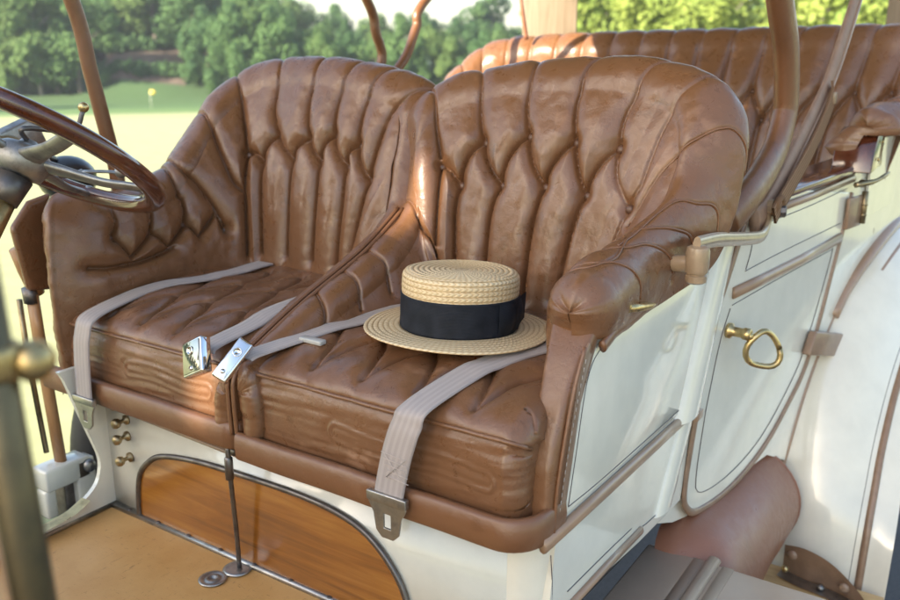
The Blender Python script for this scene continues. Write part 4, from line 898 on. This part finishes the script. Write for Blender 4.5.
# ------------------------------------------------------------------ straw boater
HC = np.array((-.281, .241, .2125)); HT = Matrix.Rotation(math.radians(-3.5), 4, 'X') @ Matrix.Rotation(math.radians(.8), 4, 'Y')
hat = thing('straw_hat', 'straw boater hat with a wide black ribbon lying on the leather cushion', 'hat', tuple(HC))
def revolve(prof, rows, name, m, parent, nth=240, ell=(1.0, 1.08), plaits=None, wob=.0012):
    P = np.array(prof, float); s = np.r_[0, np.cumsum(np.hypot(*np.diff(P, axis=0).T))]
    n = max(3, int(s[-1]/.0014)); q = np.linspace(0, s[-1], n); r = np.interp(q, s, P[:, 0]); z = np.interp(q, s, P[:, 1])
    V = []; U = []
    for k in range(nth+1):
        a = 2*math.pi*k/nth
        for i in range(n):
            w = wob*math.sin(a*3+r[i]*40)*(r[i]/.15)
            v = Vector((r[i]*ell[0]*math.cos(a), r[i]*ell[1]*math.sin(a), z[i]+w)); v = HT @ v
            V.append((v.x+HC[0], v.y+HC[1], v.z+HC[2])); U.append((a/(2*math.pi)*max(6, round((plaits or r[i]*2*math.pi/.0062))), q[i]/rows))
    G = np.array(V).reshape(nth+1, n, 3); U = np.array(U).reshape(nth+1, n, 2)
    return MB().grid(G, U).build(name, M[m], parent, uv=True)
# brim: scalloped plaited rows, slightly dished
prof = [(.0955, -.004), (.0955, .0015), (.100, .002)]
for k in range(1, 34): prof.append((.100+k*.0016, .002+.0010*abs(math.sin(k*math.pi/5))-.00008*k))
prof += [(.1545, .000), (.1552, -.002), (.1530, -.0042), (.0955, -.004)]
revolve(prof, .0088, 'brim', 'straw', hat, 320, plaits=96)
side_p = [(.0950, .002), (.0948, .03), (.0950, .058), (.0960, .0605), (.0955, .0655), (.0963, .068), (.0956, .0735), (.0963, .076), (.0955, .0815), (.0960, .084), (.0945, .089), (.0915, .0935), (.086, .0955)]
revolve(side_p, .0085, 'crown', 'straw', hat, 240, plaits=66)
top_p = [(.0862, .0954)]
for k in range(1, 40): top_p.append((max(.001, .086-.0022*k), .0956+.0011*abs(math.sin(k*math.pi/4))))
revolve(top_p, .0088, 'crown_top', 'straw', hat, 240, plaits=52, wob=.0006)
band = [(.0958, .0015), (.0972, .004), (.0968, .02), (.0972, .035), (.0970, .050), (.0974, .0575), (.0958, .0590)]
bd = revolve(band, .01, 'hatband', 'ribbon', hat, 160, wob=.0005)
bw = MB()
def onhat(a, r, z): 
    v = HT @ Vector((r*math.cos(a), r*1.08*math.sin(a), z)); return np.array((v.x+HC[0], v.y+HC[1], v.z+HC[2]))
G = []
for i, a in enumerate(np.linspace(-.30, .62, 22)):
    pinch = 1-.30*math.exp(-((i-11)/4.)**2); bulge = .0022+.0045*abs(math.sin((i-11)/11*math.pi))
    G.append([onhat(a, .0972+bulge*math.sin(f*math.pi)+.0006, .030+(f-.5)*.056*pinch) for f in np.linspace(0, 1, 10)])
bw.grid(np.array(G)); bw.grid(np.array([[onhat(a, .103, .030+(f-.5)*.044) for f in np.linspace(0, 1, 6)] for a in np.linspace(.11, .20, 4)]))
G = [[onhat(.50+.26*i/8-.03*f*i/8, .0985+.011*(i/8)**1.3, .032+(f-.5)*(.050-.004*i/8)+.004*i/8) for f in np.linspace(0, 1, 6)] for i in range(9)]
bw.grid(np.array(G)); bw.build('bow', M['ribbon'], bd)

# ------------------------------------------------------------------ ground, field, woods
HD = np.array((-.555, .832)); HD = HD/np.linalg.norm(HD); CAM = np.array((.480, -.927, .643)); RT = np.array((HD[1], -HD[0])); CAM = np.array((.480, -.927, .643))
def gz(x, y):
    r = math.hypot(x, y)
    def ss(a, b, t): t = min(1, max(0, (t-a)/(b-a))); return t*t*(3-2*t)
    z = -.95-3.7*ss(7, 110, r)+.12*noise.noise(Vector((x*.06, y*.06, 0)))*ss(10, 40, r)
    u, v_ = x*HD[0]+y*HD[1], x*RT[0]+y*RT[1]; px = 450+866*v_/max(u, 1.) if u > 1 else 9e3
    bk = ss(95, 125, px)*(1-ss(205, 250, px)); z += 7.5*ss(118, 150, r)*bk+1.5*ss(118, 150, r)*(1-bk)+10*ss(150, 420, r)
    return z
rr = [0, 2, 4, 6, 8, 11, 15, 20, 27, 36, 48, 60, 75, 90, 104, 112, 118, 124, 130, 138, 146, 156, 175, 210, 260, 330, 420, 600]
V = [(0, 0, -.95)]; F2 = []; na = 120
for r in rr[1:]:
    for k in range(na): x, y = r*math.cos(2*math.pi*k/na), r*math.sin(2*math.pi*k/na); V.append((x, y, gz(x, y)))
F2 += [(0, 1+k, 1+(k+1) % na) for k in range(na)]
for i in range(len(rr)-2):
    for k in range(na): a = 1+i*na; b = a+na; F2.append((a+k, b+k, b+(k+1) % na, a+(k+1) % na))
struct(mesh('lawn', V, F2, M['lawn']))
G = np.array([[(lambda p: (p[0], p[1], p[2]+.06))((lambda q: (q[0], q[1], gz(*q)))(CAM[:2]+d*(HD+RT*(px-450)/866))) for px in np.linspace(118-2*math.sin(d*.5), 194+2*math.sin(d*.4), 14)] for d in np.linspace(124, 143, 14)])
struct(MB().grid(G, flip=True).build('bare_bank', M['mulch']))
struct(mesh('asphalt', [(-2.0, -7, -.944), (6, -7, -.944), (6, 7, -.944), (-2.0, 7, -.944)], [(0, 1, 2, 3)], M['asphalt']))

def far(px, d):
    p = CAM[:2]+d*(HD+RT*(px-450)/866); return p[0], p[1], gz(*p)
def crown(name, rx, rz, n, leafsz, seed, gaps=.3):
    """clumps of leaf sized faces spread through an uneven crown"""
    rnd = random.Random(seed); V = []; F = []
    lobes = []
    for _ in range(26):
        a = rnd.uniform(0, 6.28); e = rnd.uniform(-.75, 1); q = rnd.uniform(.45, .95); c = math.sqrt(max(0, 1-e*e))
        lobes.append((rx*q*c*math.cos(a), rx*q*c*math.sin(a), rz*q*e, rnd.uniform(.22, .42)*rx))
    for i in range(n):
        lx, ly, lz, lr = rnd.choice(lobes); 
        v = Vector((rnd.gauss(0, 1), rnd.gauss(0, 1), rnd.gauss(0, 1))).normalized()*lr*rnd.uniform(.6, 1.05)
        p = Vector((lx, ly, lz))+v; nrm = (v.normalized()+Vector((rnd.gauss(0, .5), rnd.gauss(0, .5), rnd.gauss(0, .5)+.3))).normalized()
        t = nrm.orthogonal().normalized(); t.rotate(Matrix.Rotation(rnd.uniform(0, 6.28), 3, nrm)); b = nrm.cross(t); s = leafsz*rnd.uniform(.6, 1.4)
        k = len(V); V += [p+t*s, p+b*s*.6, p-t*s, p-b*s*.6]; F.append((k, k+1, k+2, k+3))
    return V, F
def trunk_mesh(h, r, seed):
    rnd = random.Random(seed); mb = MB(); P = [(0, 0, -.3)]
    for k in range(1, 7): P.append((rnd.gauss(0, .12)*k/3, rnd.gauss(0, .12)*k/3, h*k/6))
    mb.tube(smooth_poly(P, 3), list(np.linspace(r, r*.35, 19)), 8)
    for k in range(5):
        z = h*rnd.uniform(.4, .85); a = rnd.uniform(0, 6.28); l = h*.32
        mb.tube([(0, 0, z), (l*.5*math.cos(a), l*.5*math.sin(a), z+l*.45), (l*math.cos(a), l*math.sin(a), z+l*.8)], [r*.4, r*.28, r*.12], 6)
    return mb
def tree_proto(label, rx, rz, n, ls, mt, bark, seed, group, low=.80):
    root = thing('tree', label, 'tree', (0, 0, 0), group)
    V, F = crown('crown', rx, rz, n, ls, seed); V = [v+Vector((0, 0, rz*low)) for v in V]
    mesh('crown', V, F, M[mt], root, smooth=False); trunk_mesh(rz*(low+.45), rx*.055, seed).build('trunk', M[bark], root); return root
def copy_thing(o, loc, sc, rot, label=None):
    c = o.copy(); COL.objects.link(c); c.location = loc; c.scale = sc; c.rotation_euler = (0, 0, rot)
    if label: c['label'] = label
    for ch in o.children:
        d = ch.copy(); COL.objects.link(d); d.parent = c; d.matrix_parent_inverse = ch.matrix_parent_inverse
    return c
GW = 'trees of the wood beyond the field'
LA, LB, LC = 'dense deep green tree standing in the wood beyond the field', 'rounded mid green tree standing in the wood beyond the field', 'sunlit yellow green tree behind the rear seat'
kinds = [(tree_proto(LA, 6.0, 9.0, 9500, .29, 'leaf_dark', 'bark', 1, GW), LA), (tree_proto(LA, 5.0, 8.2, 8600, .29, 'leaf_dark', 'bark', 2, GW), LA),
         (tree_proto(LB, 5.6, 7.6, 9000, .28, 'leaf_mid', 'bark', 3, GW), LB), (tree_proto(LB, 4.6, 7.0, 8000, .27, 'leaf_mid', 'bark_pale', 4, GW), LB)]
ky = tree_proto(LC, 4.5, 5.4, 5200, .24, 'leaf_yellow', 'bark_pale', 5, 'yellow green trees behind the rear seat', 1.15)
rnd = random.Random(4); first = {}
spots = []
for px in range(-170, 500, 24):                                   # the front of the wood
    d = 122+rnd.uniform(-3, 6)
    if 112 < px < 205: d += 24
    k = rnd.choice((0, 0, 1, 1, 2, 3)) if px < 230 else rnd.choice((1, 2, 2, 3))
    spots.append((px+rnd.uniform(-8, 8), d, k, (rnd.uniform(.75, .95) if px < 300 else rnd.uniform(.55, .72)) if px > 60 else rnd.uniform(.95, 1.15)))
for px in range(-190, 520, 30): spots.append((px+rnd.uniform(-12, 12), 138+rnd.uniform(-4, 10), rnd.choice((0, 1, 2, 3)), rnd.uniform(.95, 1.2) if px < 300 else rnd.uniform(.6, .75)))
for px in range(-190, 640, 38): spots.append((px+rnd.uniform(-8, 8), 165+rnd.uniform(-8, 12), rnd.choice((0, 1, 2, 3)), rnd.uniform(1.2, 1.5) if px < 300 else (rnd.uniform(.8, .95) if px < 425 else rnd.uniform(.62, .74) if px < 485 else rnd.uniform(.9, 1.0))))
def place(proto, px, d, s, lab=None):
    x, y, z = far(px, d); sc = (s, s, s*rnd.uniform(.9, 1.12)); rot = rnd.uniform(0, 6.28)
    if proto not in first: first[proto] = 1; proto.location = (x, y, z); proto.scale = sc; proto.rotation_euler = (0, 0, rot)
    else: copy_thing(proto, (x, y, z), sc, rot, lab)
for px, d, k, s in spots: place(kinds[k][0], px, d, s)
for px in range(590, 1010, 58): place(ky, px+rnd.uniform(-16, 16), 60+rnd.uniform(-8, 14), rnd.uniform(.8, 1.2))
for px in range(585, 1010, 46): place(kinds[rnd.choice((2, 3))][0], px+rnd.uniform(-10, 10), 112+rnd.uniform(-8, 12), rnd.uniform(.9, 1.2))
for px in range(570, 1010, 74): place(ky, px+rnd.uniform(-10, 10), 76+rnd.uniform(-5, 8), rnd.uniform(1.0, 1.25))
for k in range(15):                                               # the wood carries on round to the left of the field
    a = math.radians(40+k*6.5); d = 112+rnd.uniform(-8, 10); v_ = HD*math.cos(a)-RT*math.sin(a); p = CAM[:2]+v_*d; kk = kinds[rnd.choice((0, 1, 2, 3))][0]
    s_ = rnd.uniform(1.0, 1.35); copy_thing(kk, (p[0], p[1], gz(*p)), (s_, s_, s_*1.05), rnd.uniform(0, 6.28))
# round shrubs on the mulch bank, flag on the green
def shrub_proto():
    root = thing('shrub', 'low round shrub on the bare bank under the trees', 'shrub', (0, 0, 0), 'shrubs on the bank')
    V, F = crown('c', .95, .62, 700, .14, 9); V = [v+Vector((0, 0, .5)) for v in V]; mesh('foliage', V, F, M['leaf_dark'], root, smooth=False)
    MB().tube([(0, 0, -.1), (.02, 0, .3), (.0, .03, .6)], [.06, .05, .02], 6).build('stem', M['bark'], root); return root
sh = shrub_proto()
for px, d, s in ((122, 126, .8), (132, 127, 1.0), (142, 127, .9), (152, 126, 1.1), (168, 127, 1.0), (176, 127, 1.0), (185, 127, 1.1), (206, 126, .9), (128, 134, 1.0), (147, 136, 1.3), (163, 137, 1.1), (178, 139, 1.3), (136, 141, 1.5), (154, 142, 1.4), (190, 143, 1.5)):
    place(sh, px, d, s*1.5)
x, y, z = far(158, 96)
fg = thing('golf_flag', 'small yellow flag on a thin pole at the far green', 'flag', (x, y, z))
MB().tube([(x, y, z-.2), (x, y, z+2.1)], .018, 6).build('pole', M['white'], fg)
MB().prism([(x, y, z+2.1), (x+.5, y+.3, z+2.05), (x+.5, y+.3, z+1.65), (x, y, z+1.7)], (.01, -.01, 0)).build('cloth', M['flag'], fg)

# pavilion posts behind the car, unseen board walls in front of it, added to keep the sun off the car
for i, (px, ww, lb) in enumerate(((545, .225, 'sunlit square timber post behind the left end of the rear seat'), (897, .25, 'shaded square timber post behind the right end of the rear seat'))):
    d_ = HD+RT*(px-450)/866; c_ = CAM[:2]+d_*3.75; d_ = d_/np.linalg.norm(d_); r_ = np.array((d_[1], -d_[0]))
    p = MB().prism([(*(c_+r_*ww*u+d_*ww*v), -.95) for u, v in ((-.5, 0), (.5, 0), (.42, 1), (-.42, 1))], (0, 0, 3.2)).build('pavilion_post', M['post_wood'], bevel=.006); tag(p, lb, 'post', 'pavilion posts')
def wall(xa, xb, top, lb, sill=None):
    mb = MB(); x_ = xa
    while x_ < xb-.01: w = min(.20, xb-x_); mb.box((x_+.003, -8.0-.01*random.random(), -.95), (x_+w-.003, -7.94, top)); x_ += w
    if sill:
        for z0, z1 in sill: mb.box((xa-.10, -7.93, z0), (xa+.1, -7.91, z1))  # boards across the gap, added to cut the sun beam into patches
    o = mb.build('sun_block_wall', M['sun_block_wood']); tag(o, lb, 'wall', 'added sun blocking walls in front of the car')
GAP = -.635-8*math.tan(math.radians(16))      # the gap between the two added walls lets one narrow beam of sun onto the seats
wall(-5.2, GAP-.03, 5.0, 'lower unseen board wall added in front of the car to block the sun'); wall(GAP+.03, -1.1, 5.7, 'taller unseen board wall added in front of the car to block the sun', [(-.95, 3.71), (3.83, 4.17), (4.33, 5.7)])

# ------------------------------------------------------------------ summer haze over the field
hm = bpy.data.materials.new('haze'); hm.use_nodes = True; hn = hm.node_tree; hn.nodes.remove(hn.nodes['Principled BSDF'])
pv = hn.nodes.new('ShaderNodeVolumePrincipled'); pv.inputs['Color'].default_value = (.82, .90, 1, 1); pv.inputs['Density'].default_value = .00045; pv.inputs['Anisotropy'].default_value = .2
hn.links.new(pv.outputs[0], hn.nodes['Material Output'].inputs['Volume'])
hz = MB().box((-640, -640, -7), (640, 640, 34)).build('haze', hm, smooth=False); hz['kind'] = 'stuff'

# ------------------------------------------------------------------ light and camera
SUN_EL, SUN_AZ = 24.0, math.radians(196)     # the sun stands ahead of the car (-Y), low
w = bpy.data.worlds.new('World'); SC.world = w; w.use_nodes = True; nt = w.node_tree; bg = nt.nodes['Background']
sky = nt.nodes.new('ShaderNodeTexSky'); sky.sky_type = 'NISHITA'; sky.sun_disc = False; sky.sun_elevation = math.radians(SUN_EL); sky.sun_rotation = SUN_AZ; sky.air_density = 1.2; sky.dust_density = 2.0
nt.links.new(sky.outputs[0], bg.inputs['Color']); bg.inputs['Strength'].default_value = .11
sl = bpy.data.lights.new('sun', 'SUN'); sl.energy = 5.0; sl.angle = math.radians(.5); sl.color = (1, .90, .74)
so = bpy.data.objects.new('sun', sl); COL.objects.link(so); so.rotation_euler = Vector((-math.sin(SUN_AZ)*math.cos(math.radians(SUN_EL)), -math.cos(SUN_AZ)*math.cos(math.radians(SUN_EL)), -math.sin(math.radians(SUN_EL)))).to_track_quat('-Z', 'Y').to_euler()
cd = bpy.data.cameras.new('camera'); co = bpy.data.objects.new('camera', cd); COL.objects.link(co); SC.camera = co
cd.sensor_width = 36; cd.lens = 866/900*36; cd.clip_end = 6000; cd.clip_start = .02
pit = math.atan(240/866); fw = Vector((HD[0]*math.cos(pit), HD[1]*math.cos(pit), -math.sin(pit)))
co.location = CAM; co.rotation_euler = fw.to_track_quat('-Z', 'Y').to_euler()
cd.dof.use_dof = True; cd.dof.focus_distance = 1.38; cd.dof.aperture_fstop = 4.2
SC.view_settings.view_transform = 'Standard'; SC.view_settings.look = 'None'; SC.view_settings.gamma = 1; SC.view_settings.exposure = 1.88; SC.view_settings.use_curve_mapping = False
SC.cycles.max_bounces = 8; SC.cycles.use_denoising = True; SC.cycles.sample_clamp_indirect = 6
SC.render.film_transparent = False
